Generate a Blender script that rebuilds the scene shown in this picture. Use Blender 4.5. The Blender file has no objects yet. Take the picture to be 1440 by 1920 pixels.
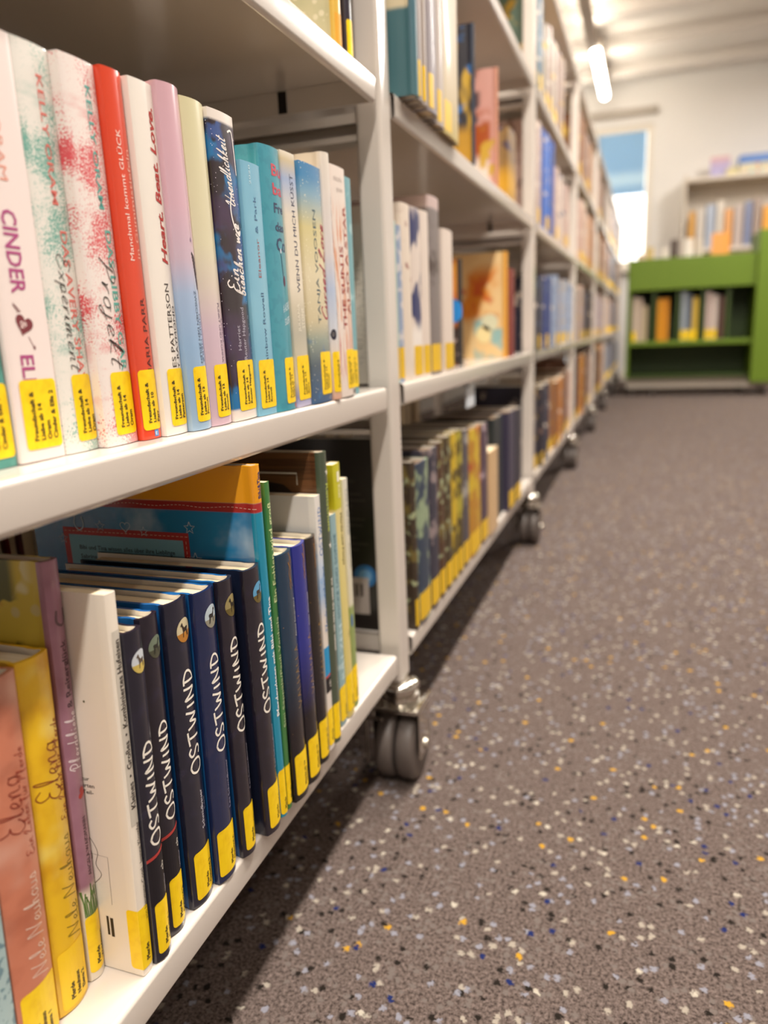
import bpy, bmesh, math, random
from mathutils import Vector, Matrix

scene = bpy.context.scene
COL = scene.collection
R = random.Random(7)

# ------------------------------------------------------------------ camera
cam_d = bpy.data.cameras.new('camera')
cam = bpy.data.objects.new('camera', cam_d)
COL.objects.link(cam)
_r = Vector((0.94452103, 0.32601846, -0.03989967))
_u = Vector((-0.03893169, 0.23174806, 0.97199648))
_b = Vector((0.32613547, -0.91651776, 0.23158337))
cam.matrix_world = Matrix(((_r.x, _u.x, _b.x, .25), (_r.y, _u.y, _b.y, 0.0), (_r.z, _u.z, _b.z, .5125), (0, 0, 0, 1)))
cam_d.sensor_fit = 'HORIZONTAL'
cam_d.sensor_width = 36
cam_d.lens = 35.0
cam_d.clip_start = .02
cam_d.clip_end = 60
cam_d.dof.use_dof = True
cam_d.dof.focus_distance = .466
cam_d.dof.aperture_fstop = 6.0
cam_d.dof.aperture_blades = 0
scene.camera = cam

# ------------------------------------------------------------------ world, exposure
w = bpy.data.worlds.new('daylight')
scene.world = w
w.use_nodes = True
bg = w.node_tree.nodes['Background']
bg.inputs[0].default_value = (1.0, .95, .86, 1)
bg.inputs[1].default_value = 3.0
vs = scene.view_settings
vs.view_transform = 'Standard'
vs.look = 'None'
vs.gamma = 1
vs.use_curve_mapping = False
vs.exposure = 0.33


def area(name, loc, sx, sy, power, col=(1, .95, .885), rot=(0, 0, 0)):
    l = bpy.data.lights.new(name, 'AREA')
    l.shape = 'RECTANGLE'
    l.size = sx
    l.size_y = sy
    l.energy = power
    l.color = col
    o = bpy.data.objects.new(name, l)
    o.location = loc
    o.rotation_euler = rot
    COL.objects.link(o)
    return o


# the aisle's own row of strip lamps (fixtures are built round them below)
AISLE_LAMPS = [(.55, -1.0), (.55, .85), (.55, 2.50)]
for i, (lx, ly) in enumerate(AISLE_LAMPS):
    area('aisle_lamp_light', (lx, ly, 2.425), .10, 1.30, (42, 50, 52)[i])
# unseen lamps added on the right for fill and a brighter far end
FILL_LAMPS = [(1.38, .2), (1.38, 2.6), (1.6, 5.2)]
for lx, ly in FILL_LAMPS:
    area('fill_lamp_light', (lx, ly, 2.425), .14, 1.30, 4 if ly < 4 else 74)


# ------------------------------------------------------------------ materials
def lin(h):
    h = h.lstrip('#')
    v = [int(h[i:i + 2], 16) / 255 for i in (0, 2, 4)]
    return tuple([(c / 12.92 if c <= .04045 else ((c + .055) / 1.055) ** 2.4) for c in v] + [1])


MC = {}


def mat(hexc, rough=.45, metal=0.0, coat=0.0, emit=0.0, layers=None, bump=None, zgrad=None, key=None, trans=0.0):
    """Principled material. zgrad: [(z, hex)...] along the object's own height; layers: overlaid procedural marks."""
    k = key or repr((hexc, rough, metal, coat, emit, layers, bump, zgrad, trans))
    if k in MC:
        return MC[k]
    m = bpy.data.materials.new('surface')
    m.use_nodes = True
    nt = m.node_tree
    N = nt.nodes
    L = nt.links
    p = N['Principled BSDF']
    p.inputs['Roughness'].default_value = rough
    p.inputs['Metallic'].default_value = metal
    p.inputs['Coat Weight'].default_value = coat
    p.inputs['Coat Roughness'].default_value = .12
    p.inputs['Base Color'].default_value = lin(hexc)
    if trans:
        p.inputs['Transmission Weight'].default_value = trans
    if emit:
        p.inputs['Emission Color'].default_value = lin(hexc)
        p.inputs['Emission Strength'].default_value = emit
    if layers or zgrad or bump:
        tc = N.new('ShaderNodeTexCoord')
        sp = N.new('ShaderNodeSeparateXYZ')
        L.new(tc.outputs['Object'], sp.inputs[0])

        def math_(op, a, b=None, c=None, clamp=False):
            n = N.new('ShaderNodeMath')
            n.operation = op
            n.use_clamp = clamp
            for i, v in enumerate((a, b, c)):
                if v is None:
                    continue
                if isinstance(v, (int, float)):
                    n.inputs[i].default_value = v
                else:
                    L.new(v, n.inputs[i])
            return n.outputs[0]

        def step(v, e0, e1):
            n = N.new('ShaderNodeMapRange')
            n.interpolation_type = 'SMOOTHSTEP'
            L.new(v, n.inputs[0])
            n.inputs[1].default_value = e0
            n.inputs[2].default_value = e1
            return n.outputs[0]
        cur = None
        if zgrad:
            z0, z1 = zgrad[0][0], zgrad[-1][0]
            mr = N.new('ShaderNodeMapRange')
            mr.inputs[1].default_value = z0
            mr.inputs[2].default_value = z1
            L.new(sp.outputs[2], mr.inputs[0])
            cr = N.new('ShaderNodeValToRGB')
            els = cr.color_ramp.elements
            while len(els) < len(zgrad):
                els.new(.5)
            for e, (z, h) in zip(els, zgrad):
                e.position = (z - z0) / (z1 - z0)
            for e, (z, h) in zip(els, zgrad):
                e.color = lin(h)
            L.new(mr.outputs[0], cr.inputs[0])
            cur = cr.outputs[0]
        for ly in layers or []:
            t = ly.get('t', 'noise')
            s = ly.get('s', 60)
            mp = N.new('ShaderNodeMapping')
            mp.inputs['Scale'].default_value = ly.get('sc', (1, 1, 1))
            mp.inputs['Location'].default_value = ly.get('off', (0, 0, 0))
            mp.inputs['Rotation'].default_value = ly.get('rot', (0, 0, 0))
            L.new(tc.outputs['Object'], mp.inputs[0])
            if t == 'noise':
                n = N.new('ShaderNodeTexNoise')
                n.inputs['Scale'].default_value = s
                n.inputs['Detail'].default_value = ly.get('d', 2)
                L.new(mp.outputs[0], n.inputs[0])
                f = n.outputs[0]
                th = ly.get('th', .5)
                sf = ly.get('soft', .05)
                if 'low' in ly:      # modulated by a broad noise, for spatter that clusters
                    n2 = N.new('ShaderNodeTexNoise')
                    n2.inputs['Scale'].default_value = ly['low']
                    n2.inputs['Detail'].default_value = 1
                    L.new(mp.outputs[0], n2.inputs[0])
                    f = math_('MULTIPLY_ADD', n2.outputs[0], ly.get('amt', .6), math_('SUBTRACT', f, ly.get('amt', .6) * .5))
                f = step(f, th - sf, th + sf)
            elif t == 'dots':
                n = N.new('ShaderNodeTexVoronoi')
                n.inputs['Scale'].default_value = s
                L.new(mp.outputs[0], n.inputs[0])
                f = math_('SUBTRACT', 1.0, step(n.outputs[0], ly.get('r', .2) - .06, ly.get('r', .2) + .06))
                if ly.get('p', 1) < 1:
                    sc_ = N.new('ShaderNodeSeparateColor')
                    L.new(n.outputs[1], sc_.inputs[0])
                    f = math_('MULTIPLY', f, math_('LESS_THAN', sc_.outputs[0], ly['p']))
            elif t == 'band':
                f = None
            if 'z' in ly:
                a, b, c = ly['z']
                zz = math_('MULTIPLY', step(sp.outputs[2], a - c, a + c), math_('SUBTRACT', 1.0, step(sp.outputs[2], b - c, b + c)))
                f = zz if f is None else math_('MULTIPLY', f, zz)
            if 'x' in ly:
                a, b, c = ly['x']
                zz = math_('MULTIPLY', step(sp.outputs[0], a - c, a + c), math_('SUBTRACT', 1.0, step(sp.outputs[0], b - c, b + c)))
                f = zz if f is None else math_('MULTIPLY', f, zz)
            if 'k' in ly:
                f = math_('MULTIPLY', f, ly['k'])
            mx = N.new('ShaderNodeMix')
            mx.data_type = 'RGBA'
            L.new(f, mx.inputs[0])
            if cur is None:
                mx.inputs[6].default_value = lin(hexc)
            else:
                L.new(cur, mx.inputs[6])
            mx.inputs[7].default_value = lin(ly['c'])
            cur = mx.outputs[2]
        if cur is not None:
            L.new(cur, p.inputs['Base Color'])
        if bump:
            n = N.new('ShaderNodeTexNoise')
            n.inputs['Scale'].default_value = bump[0]
            n.inputs['Detail'].default_value = 3
            L.new(tc.outputs['Object'], n.inputs[0])
            b = N.new('ShaderNodeBump')
            b.inputs['Strength'].default_value = bump[1]
            b.inputs['Distance'].default_value = bump[2]
            L.new(n.outputs[0], b.inputs['Height'])
            L.new(b.outputs[0], p.inputs['Normal'])
    MC[k] = m
    return m


INK = {}


def ink(h):
    return mat(h, .5)


CREAM = mat('#d4c9be', .16, coat=.5, bump=(420, .05, .0006))
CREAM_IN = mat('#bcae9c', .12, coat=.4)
STEEL = mat('#a8a29a', .25, metal=1.0)
CHROME = mat('#d9d4ca', .12, metal=1.0)
RUBBER = mat('#5d534d', .5, bump=(200, .1, .0005))
PAGES = mat('#e6d3b0', .85, layers=[dict(t='noise', s=300, sc=(.02, 6, .02), c='#bfa67f', th=.58, soft=.14, d=3)])
PAGES_W = mat('#eee0c8', .85, layers=[dict(t='noise', s=300, sc=(.02, 6, .02), c='#cdb998', th=.58, soft=.14, d=3)])
YELLOW = mat('#ffd60a', .4, layers=[dict(t='noise', s=160, c='#f4c500', th=.6, soft=.2)])
BLACK = ink('#2a2110')


# ------------------------------------------------------------------ objects
def empty(name, loc=(0, 0, 0), rz=0.0):
    o = bpy.data.objects.new(name, None)
    o.empty_display_size = .05
    o.location = loc
    o.rotation_euler = (0, 0, rz)
    COL.objects.link(o)
    return o


def tag(o, label=None, cat=None, group=None, kind=None):
    if label: o['label'] = label
    if cat: o['category'] = cat
    if group: o['group'] = group
    if kind: o['kind'] = kind
    return o


def link(name, me, mats, parent=None, loc=None, smooth=False):
    for m in mats if isinstance(mats, (list, tuple)) else [mats]:
        me.materials.append(m)
    if smooth:
        for p in me.polygons:
            p.use_smooth = True
    o = bpy.data.objects.new(name, me)
    COL.objects.link(o)
    if parent is not None:
        o.parent = parent
    if loc is not None:
        o.location = loc
    return o


def bm_obj(name, bm, mats, parent=None, loc=None, smooth=False, auto=None, wn=False):
    me = bpy.data.meshes.new(name)
    bm.normal_update()
    bm.to_mesh(me)
    bm.free()
    o = link(name, me, mats, parent, loc, smooth)
    if auto:
        me.set_sharp_from_angle(angle=math.radians(auto))
    if wn:
        md = o.modifiers.new('normals', 'WEIGHTED_NORMAL')
        md.keep_sharp = True
    return o


def box(bm, x0, x1, y0, y1, z0, z1, bev=0.0, seg=2, mi=0):
    vs_ = [bm.verts.new((x, y, z)) for x in (x0, x1) for y in (y0, y1) for z in (z0, z1)]
    fs = []
    for a, b, c, d in ((0, 1, 3, 2), (4, 6, 7, 5), (0, 4, 5, 1), (2, 3, 7, 6), (0, 2, 6, 4), (1, 5, 7, 3)):
        f = bm.faces.new((vs_[a], vs_[b], vs_[c], vs_[d]))
        f.material_index = mi
        fs.append(f)
    if bev > 0:
        es = list({e for f in fs for e in f.edges})
        bmesh.ops.bevel(bm, geom=es, offset=bev, segments=seg, profile=.6, affect='EDGES')
    return bm


def box_obj(name, b, m, parent=None, bev=0.0, seg=2, loc=None, smooth=False):
    bm = bmesh.new()
    box(bm, *b, bev=bev, seg=seg)
    return bm_obj(name, bm, m, parent, loc, smooth or bev > 0, auto=60 if bev > 0 else None, wn=bev > 0)


def cyl(bm, c, r, h, axis='z', n=24, r2=None):
    """capped cylinder centred at c along an axis"""
    r2 = r if r2 is None else r2
    rings = []
    for s, rr in ((-h / 2, r), (h / 2, r2)):
        ring = []
        for i in range(n):
            a = 2 * math.pi * i / n
            p = {'z': (rr * math.cos(a), rr * math.sin(a), s), 'x': (s, rr * math.cos(a), rr * math.sin(a)), 'y': (rr * math.sin(a), s, rr * math.cos(a))}[axis]
            ring.append(bm.verts.new((c[0] + p[0], c[1] + p[1], c[2] + p[2])))
        rings.append(ring)
    for i in range(n):
        bm.faces.new((rings[0][i], rings[0][(i + 1) % n], rings[1][(i + 1) % n], rings[1][i]))
    bm.faces.new(rings[0][::-1])
    bm.faces.new(rings[1])


def lathe(bm, prof, c, axis='x', n=32):
    """closed profile [(offset along the axis, radius)] turned round the axis"""
    rings = []
    for i in range(n):
        a = 2 * math.pi * i / n
        ring = []
        for s, r in prof:
            p = {'x': (s, r * math.cos(a), r * math.sin(a)), 'z': (r * math.cos(a), r * math.sin(a), s)}[axis]
            ring.append(bm.verts.new((c[0] + p[0], c[1] + p[1], c[2] + p[2])))
        rings.append(ring)
    k = len(prof)
    for i in range(n):
        for j in range(k):
            a, b = rings[i], rings[(i + 1) % n]
            bm.faces.new((a[j], a[(j + 1) % k], b[(j + 1) % k], b[j]))


# ------------------------------------------------------------------ the room
def floor_mat():
    m = bpy.data.materials.new('speckled_carpet')
    m.use_nodes = True
    nt = m.node_tree
    N, L = nt.nodes, nt.links
    p = N['Principled BSDF']
    p.inputs['Roughness'].default_value = .95
    p.inputs['Specular IOR Level'].default_value = .15
    tc = N.new('ShaderNodeTexCoord')
    nz = N.new('ShaderNodeTexNoise')
    nz.inputs['Scale'].default_value = 330
    nz.inputs['Detail'].default_value = 6
    nz.inputs['Roughness'].default_value = .7
    L.new(tc.outputs['Object'], nz.inputs[0])
    cr = N.new('ShaderNodeValToRGB')
    cr.color_ramp.elements[0].position = .36
    cr.color_ramp.elements[0].color = lin('#2c231e')
    cr.color_ramp.elements[1].position = .64
    cr.color_ramp.elements[1].color = lin('#7c6c65')
    L.new(nz.outputs[0], cr.inputs[0])
    cur = cr.outputs[0]
    wob = N.new('ShaderNodeTexNoise')
    wob.inputs['Scale'].default_value = 330
    wob.inputs['Detail'].default_value = 4
    L.new(tc.outputs['Object'], wob.inputs[0])
    va = N.new('ShaderNodeVectorMath')
    va.operation = 'MULTIPLY_ADD'
    L.new(wob.outputs[1], va.inputs[0])
    va.inputs[1].default_value = (.0085, .0085, .0085)
    L.new(tc.outputs['Object'], va.inputs[2])
    for sc, th, rad, col, off in ((120, .07, .36, '#1f1914', 0), (150, .16, .40, '#6c615b', 3.1), (135, .06, .38, '#85838b', 7.7), (125, .060, .36, '#9d9284', 11.3),
                                  (112, .014, .34, '#b88a28', 17.9), (114, .018, .34, '#1a2554', 23.2), (118, .014, .34, '#b3a999', 31.2)):
        vo = N.new('ShaderNodeTexVoronoi')
        vo.voronoi_dimensions = '2D'
        vo.inputs['Scale'].default_value = sc
        ad = N.new('ShaderNodeVectorMath')
        ad.inputs[1].default_value = (off, off * .37, 0)
        L.new(va.outputs[0], ad.inputs[0])
        L.new(ad.outputs[0], vo.inputs[0])
        se = N.new('ShaderNodeSeparateColor')
        L.new(vo.outputs[1], se.inputs[0])
        lt = N.new('ShaderNodeMath')
        lt.operation = 'LESS_THAN'
        L.new(se.outputs[0], lt.inputs[0])
        lt.inputs[1].default_value = th
        l2 = N.new('ShaderNodeMapRange')
        l2.inputs[1].default_value = rad + .10
        l2.inputs[2].default_value = rad - .12
        L.new(vo.outputs[0], l2.inputs[0])
        mu = N.new('ShaderNodeMath')
        mu.operation = 'MULTIPLY'
        L.new(lt.outputs[0], mu.inputs[0])
        L.new(l2.outputs[0], mu.inputs[1])
        mx = N.new('ShaderNodeMix')
        mx.data_type = 'RGBA'
        L.new(mu.outputs[0], mx.inputs[0])
        L.new(cur, mx.inputs[6])
        mx.inputs[7].default_value = lin(col)
        cur = mx.outputs[2]
    L.new(cur, p.inputs['Base Color'])
    b = N.new('ShaderNodeBump')
    b.inputs['Strength'].default_value = .6
    b.inputs['Distance'].default_value = .0025
    L.new(nz.outputs[0], b.inputs['Height'])
    L.new(b.outputs[0], p.inputs['Normal'])
    return m


WALL = mat('#e7e3df', .8, bump=(60, .08, .001))
CEIL = mat('#dcd5ce', .8)
X0, X1, YB, YW, ZC = -1.15, 4.4, -3.0, 7.5, 2.62
tag(box_obj('floor', (X0, X1, YB, YW, -.06, 0), floor_mat()), 'speckled brown grey carpet running along the book aisle', kind='structure')
tag(box_obj('ceiling', (X0, X1, YB, YW + .2, ZC, ZC + .08), CEIL), 'pale ceiling crossed by shallow beams', kind='structure')
# far wall with an opening for the window
WX0, WX1, WZ0, WZ1 = -.75, .22, 1.02, 2.21
bm = bmesh.new()
box(bm, X0, WX0, YW, YW + .2, 0, ZC)
box(bm, WX1, X1, YW, YW + .2, 0, ZC)
box(bm, WX0, WX1, YW, YW + .2, 0, WZ0)
box(bm, WX0, WX1, YW, YW + .2, WZ1, ZC)
tag(bm_obj('wall_far', bm, WALL), 'white end wall with a window behind the green book trough', kind='structure')
tag(box_obj('wall_left', (X0 - .1, X0, YB, YW + .2, 0, ZC), WALL), 'plain white wall beyond the bookshelf row', kind='structure')
tag(box_obj('wall_near', (X0, X1, YB - .1, YB, 0, ZC), WALL), 'plain white wall at the near end of the room', kind='structure')
tag(box_obj('wall_right', (X1, X1 + .1, YB, YW + .2, 0, ZC), WALL), 'plain white wall on the aisle side of the room', kind='structure')
for k in range(13):
    y = 7.36 - .66 * k
    tag(box_obj('trim_%d' % (k + 1), (X0, X1, y - .17, y, 2.535, ZC), CEIL, bev=.01), 'shallow pale ceiling beam, number %s from the end wall' % 'one two three four five six seven eight nine ten eleven twelve thirteen'.split()[k], kind='structure')

# window in the end wall
win = empty('window_1', (0, YW, WZ0))
tag(win, 'window with a blue blind pulled over its upper half', kind='structure')
FR = mat('#e6ddd0', .45)
for b in ((WX0, WX1, .02, .10, 0, .05), (WX0, WX1, .02, .10, WZ1 - WZ0 - .05, WZ1 - WZ0), (WX0, WX0 + .05, .02, .10, .05, WZ1 - WZ0 - .05), (WX1 - .05, WX1, .02, .10, .05, WZ1 - WZ0 - .05), (-.30, -.25, .02, .10, .05, WZ1 - WZ0 - .05)):
    box_obj('frame', b, FR, win, bev=.006)
box_obj('head_casing', (WX0 - .06, WX1 + .03, -.025, -.001, WZ1 - WZ0 + .06, WZ1 - WZ0 + .13), mat('#a99f94', .6), win, bev=.006)
box_obj('sill', (WX0 - .04, WX1 + .04, -.08, .02, -.05, -.005), FR, win, bev=.006)
GL = mat('#ffffff', .02, trans=1.0)
box_obj('pane', (-.25, WX1 - .05, .055, .061, .05, WZ1 - WZ0 - .05), GL, win)
box_obj('pane', (WX0 + .05, -.30, .055, .061, .05, WZ1 - WZ0 - .05), GL, win)
box_obj('blind', (WX0 + .055, WX1 - .055, .025, .03, .62, WZ1 - WZ0 - .055), mat('#8fb6d6', .7, trans=.45, layers=[dict(t='band', z=(.70, .80, .04), c='#bcd6e6')]), win)
tag(box_obj('baseboard_far', (X0, X1, YW - .015, YW - .001, 0, .08), FR), 'low pale skirting along the end wall', kind='structure')

# ------------------------------------------------------------------ lamps
HOUS = mat('#b9aa98', .5)
LAMP = mat('#fff6e4', .5, emit=24)


def strip_lamp(name, x, y, L_, label, group, glow):
    t = tag(empty(name, (x, y, 2.43)), label, 'lamp', group)
    box_obj('housing', (-.075, .075, -L_ / 2, L_ / 2, .0, .05), HOUS, t, bev=.006)
    box_obj('diffuser', (-.05, .05, -L_ / 2 + .02, L_ / 2 - .02, -.003, .0), glow, t)
    for s in (-.4, .4):
        bm = bmesh.new()
        cyl(bm, (0, s * L_, .05 + (ZC - 2.48) / 2), .006, ZC - 2.48, n=8)
        bm_obj('hanger', bm, STEEL, t)
    return t


GLOW = mat('#fff0d8', .5, emit=5, key='glow')
for i, (lx, ly) in enumerate(AISLE_LAMPS):
    strip_lamp('strip_lamp', lx, ly, 1.40, '%s strip lamp over the aisle, counted from the near end' % ('first', 'second', 'third')[i], 'strip lamps over the aisle', GLOW)
for i, (lx, ly) in enumerate(FILL_LAMPS):  # housings for the added fill lights, out of view
    strip_lamp('strip_lamp', lx, ly, 1.40, '%s added fill lamp %s the bookshelf row' % (('near', 'middle', 'far')[i % 3], 'across from'), 'added fill lamps out of view', GLOW)
# trunking above the row: an uplight that ends in bare glowing tubes
tr = tag(empty('light_trunking', (-.20, 2.0, 2.40)), 'long brown grey lamp trunking hanging above the bookshelf row', 'lamp')
box_obj('trunking', (-.035, .035, 0, 4.05, .0, .05), mat('#a39180', .6), tr, bev=.005)
for a in (.05, 1.05, 2.05, 3.05):
    bm = bmesh.new()
    cyl(bm, (0, a + .45, .067), .016, .88, 'y', 12)
    bm_obj('uplight_tube', bm, LAMP, tr, smooth=True)
    bm = bmesh.new()
    cyl(bm, (0, a - .02, .05 + (ZC - 2.45) / 2), .006, ZC - 2.45, n=8)
    bm_obj('hanger', bm, STEEL, tr)
tl = tag(empty('tube_lamp', (-.185, 6.12, 2.40)), 'bright bare tube lamp hanging beyond the end of the trunking', 'lamp')
bm = bmesh.new()
cyl(bm, (0, .55, 0), .032, 1.1, 'y', 16)
bm_obj('tube', bm, LAMP, tl, smooth=True)
box_obj('housing', (-.03, .03, -.03, 1.13, .034, .07), HOUS, tl, bev=.004)
for a in (.1, 1.0):
    bm = bmesh.new()
    cyl(bm, (0, a, .07 + (ZC - 2.47) / 2), .005, ZC - 2.47, n=8)
    bm_obj('hanger', bm, STEEL, tl)

# ------------------------------------------------------------------ the shelving row
SH = {1: .1655, 2: .4595, 3: .747, 4: 1.028, 5: 1.315}
LIP = .0245
PF = [-.255, .771, 1.797, 2.823, 3.849, 4.875, 5.901, 6.927]     # far edges of the posts
PT = .032                                                        # post width along the row
BACK = -.52
row = tag(empty('shelving_row', (0, 0, 0)), 'cream steel library shelving on castors running down the aisle', 'bookshelf')


def tray(y0, y1, z):
    """steel shelf pan: top sheet, lips turned down all round, rolled front edge"""
    bm = bmesh.new()
    x0, x1 = BACK, 0.0
    r = .003
    prof = [(x1 - .006, z - LIP + .0035), (x1 - .004, z - LIP + .0004), (x1 - .0015, z - LIP + .0008), (x1, z - LIP + .004), (x1, z - r), (x1 - r * .3, z - r * .3), (x1 - r, z), (x0 + r, z), (x0 + r * .3, z - r * .3), (x0, z - r), (x0, z - LIP), (x0 + .004, z - LIP), (x0 + .004, z - .0022), (x1 - .006, z - .0022)]
    a = [bm.verts.new((x, y0, zz)) for x, zz in prof]
    b = [bm.verts.new((x, y1, zz)) for x, zz in prof]
    n = len(prof)
    for i in range(n):
        bm.faces.new((a[i], b[i], b[(i + 1) % n], a[(i + 1) % n]))
    # end flanges
    for yy, t in ((y0, .0018), (y1 - .0018, .0018)):
        box(bm, x0 + .004, x1 - .004, yy, yy + t, z - LIP + .001, z - .0025)
    bmesh.ops.recalc_face_normals(bm, faces=bm.faces)
    return bm


meshes = {}
for k in range(7):
    y0, y1 = PF[k] + .012, PF[k + 1] - PT - .014
    for s, z in SH.items():
        bm = tray(0, y1 - y0, 0)
        o = bm_obj('shelf_board', bm, CREAM, row, (0, y0, z), smooth=True, auto=60, wn=True)
        if k <= 1:
            box_obj('hook_slot', (-.099, -.090, y1 - y0 - .0024, y1 - y0 - .0019, -LIP + .002, -.003), mat('#1b120c', .9), o)
        # hat-section bracket that carries the board's end
    # centre sheets behind the books of the upper shelves
    for s in (2, 3, 4):
        box_obj('back_panel', (-.256, -.252, y0, y1, SH[s] + .001, SH[s + 1] - LIP - .001), CREAM_IN, row)
for k in range(8):
    for xf in (0, 1):
        xa, xb = ((-.026, 0.0) if xf == 0 else (BACK, BACK + .026))
        box_obj('post', (xa, xb, PF[k] - PT, PF[k], .125, 1.33), CREAM, row, bev=.004, seg=3)
    for s, z in SH.items():
        # two channel rails under every shelf level, set back from the front post
        zz = z - LIP
        bm = bmesh.new()
        yc = PF[k] - PT / 2
        box(bm, BACK + .026, -.026, yc - .014, yc + .014, zz - .006, zz - .001)
        box(bm, BACK + .026, -.026, yc - .014, yc - .011, zz - .010, zz - .006)
        box(bm, BACK + .026, -.026, yc + .011, yc + .014, zz - .022, zz - .006)
        box(bm, BACK + .026, -.026, yc - .014, yc + .014, zz - .026, zz - .0225)
        box(bm, BACK + .026, -.026, yc - .014, yc - .012, zz - .0225, zz - .0205)
        bm_obj('cross_rail', bm, CREAM, row)
    for xf in (0, 1):
        cx = -.0075 if xf == 0 else BACK + .0075
        ca = empty('caster', (cx, PF[k] - .016, 0))
        ca.parent = row
        bm = bmesh.new()
        prof = [(0, .006), (0, .0215), (.004, .023), (.009, .022), (.011, .0185), (.015, .0185), (.0165, .0225), (.021, .0225), (.024, .020), (.026, .016), (.026, .006)]
        lathe(bm, prof, (0, 0, .0985), 'z', 32)
        bmesh.ops.recalc_face_normals(bm, faces=bm.faces)
        bm_obj('swivel_collar', bm, CHROME, ca, smooth=True, auto=40)
        bm = bmesh.new()
        box(bm, -.0285, .0285, -.028, .030, .0935, .0985, bev=.0015)
        box(bm, -.0285, -.0265, -.020, .018, .034, .094, bev=.0008, seg=1)
        box(bm, .0265, .0285, -.020, .018, .034, .094, bev=.0008, seg=1)
        bmesh.ops.recalc_face_normals(bm, faces=bm.faces)
        bm_obj('fork', bm, CHROME, ca, smooth=True, auto=35)
        for sx in (-.0122, .0122):
            bm = bmesh.new()
            rr = .0425
            prof = [(-.0105, .008), (-.0105, rr - .005), (-.0092, rr - .0018), (-.006, rr - .0003), (0, rr), (.006, rr - .0003), (.0092, rr - .0018), (.0105, rr - .005), (.0105, .008)]
            lathe(bm, prof, (sx, .004, rr), 'x', 40)
            bmesh.ops.recalc_face_normals(bm, faces=bm.faces)
            bm_obj('wheel', bm, RUBBER, ca, smooth=True, auto=50)
        bm = bmesh.new()
        cyl(bm, (0, .004, .0425), .0070, .062, 'x', 16)
        bm_obj('axle', bm, CHROME, ca, smooth=True, auto=40)
        bm = bmesh.new()
        box(bm, -.034, -.031, -.033, -.029, .030, .088, bev=.0008, seg=1)
        box(bm, -.034, -.012, -.033, -.029, .084, .088, bev=.0008, seg=1)
        bm_obj('brake_lever', bm, STEEL, ca)

# little clear tags clipped under the second shelf
for y, lab in ((1.147, 'small clear label clip hanging under the second shelf of the next bay'), (2.60, 'small clear label clip hanging under the second shelf of the third bay')):
    t = tag(empty('shelf_label_clip', (0, y, SH[2] - LIP)), lab, 'label holder')
    box_obj('clip', (-.012, -.004, -.022, .022, -.006, 0), mat('#cfd6de', .2, coat=.5), t, bev=.001)
    box_obj('card', (-.010, -.007, -.026, .026, -.038, -.006), mat('#dfe6ee', .25, coat=.5), t, bev=.001)

# ------------------------------------------------------------------ lettering
TXT = {}


def text_mesh(s, bold=0.0, shear=0.0, res=2):
    """2-D triangles of a line in the built-in face: (verts, faces, x extents, cap height)"""
    k = (s, bold, shear)
    if k in TXT:
        return TXT[k]
    cu = bpy.data.curves.new('t', 'FONT')
    cu.body = s
    cu.size = 1
    cu.offset = bold
    cu.shear = shear
    cu.resolution_u = res
    cu.fill_mode = 'FRONT'
    ob = bpy.data.objects.new('t', cu)
    COL.objects.link(ob)
    bpy.context.view_layer.update()
    dg = bpy.context.evaluated_depsgraph_get()
    me = ob.evaluated_get(dg).to_mesh()
    V = [(v.co.x, v.co.y) for v in me.vertices]
    F = [tuple(p.vertices) for p in me.polygons]
    ob.evaluated_get(dg).to_mesh_clear()
    bpy.data.objects.remove(ob)
    bpy.data.curves.remove(cu)
    xs = [v[0] for v in V]
    TXT[k] = (V, F, min(xs), max(xs), .727)
    return TXT[k]


def P(s):
    return [[tuple(float(c) for c in q.split(',')) for q in part.split()] for part in s.split('|')]


# hand-drawn capitals (height 1)
BRUSH = {
    'O': (.86, P('.45,1 .18,.86 .04,.5 .14,.12 .42,0 .7,.14 .8,.52 .68,.86 .4,1')), 'S': (.66, P('.56,.84 .36,1 .12,.86 .16,.62 .44,.42 .52,.2 .3,.02 .04,.14')),
    'T': (.78, P('.0,.9 .35,.96 .76,1|.40,.96 .36,.5 .34,0')), 'W': (1.0, P('.04,.92 .14,.45 .22,.04 .38,.4 .48,.72 .58,.4 .68,.06 .8,.5 .96,1')),
    'I': (.34, P('.14,.06 .18,.5 .2,.86')), 'N': (.84, P('.1,.0 .12,.5 .14,.94 .36,.5 .64,.06 .68,.5 .74,1')), 'D': (.8, P('.16,.0 .18,.5 .2,.9|.04,.94 .36,.92 .7,.7 .68,.4 .42,.12 .12,.0')),
    'A': (.8, P('.02,0 .3,.5 .42,1 .52,.5 .66,0|.16,.3 .6,.36')), 'H': (.8, P('.1,0 .12,1|.6,0 .62,1|.1,.48 .62,.54')), 'L': (.62, P('.14,1 .1,.5 .1,.02 .32,.0 .54,.04')), 'V': (.8, P('.0,1 .2,.5 .34,0 .5,.5 .7,1'))}
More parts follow.
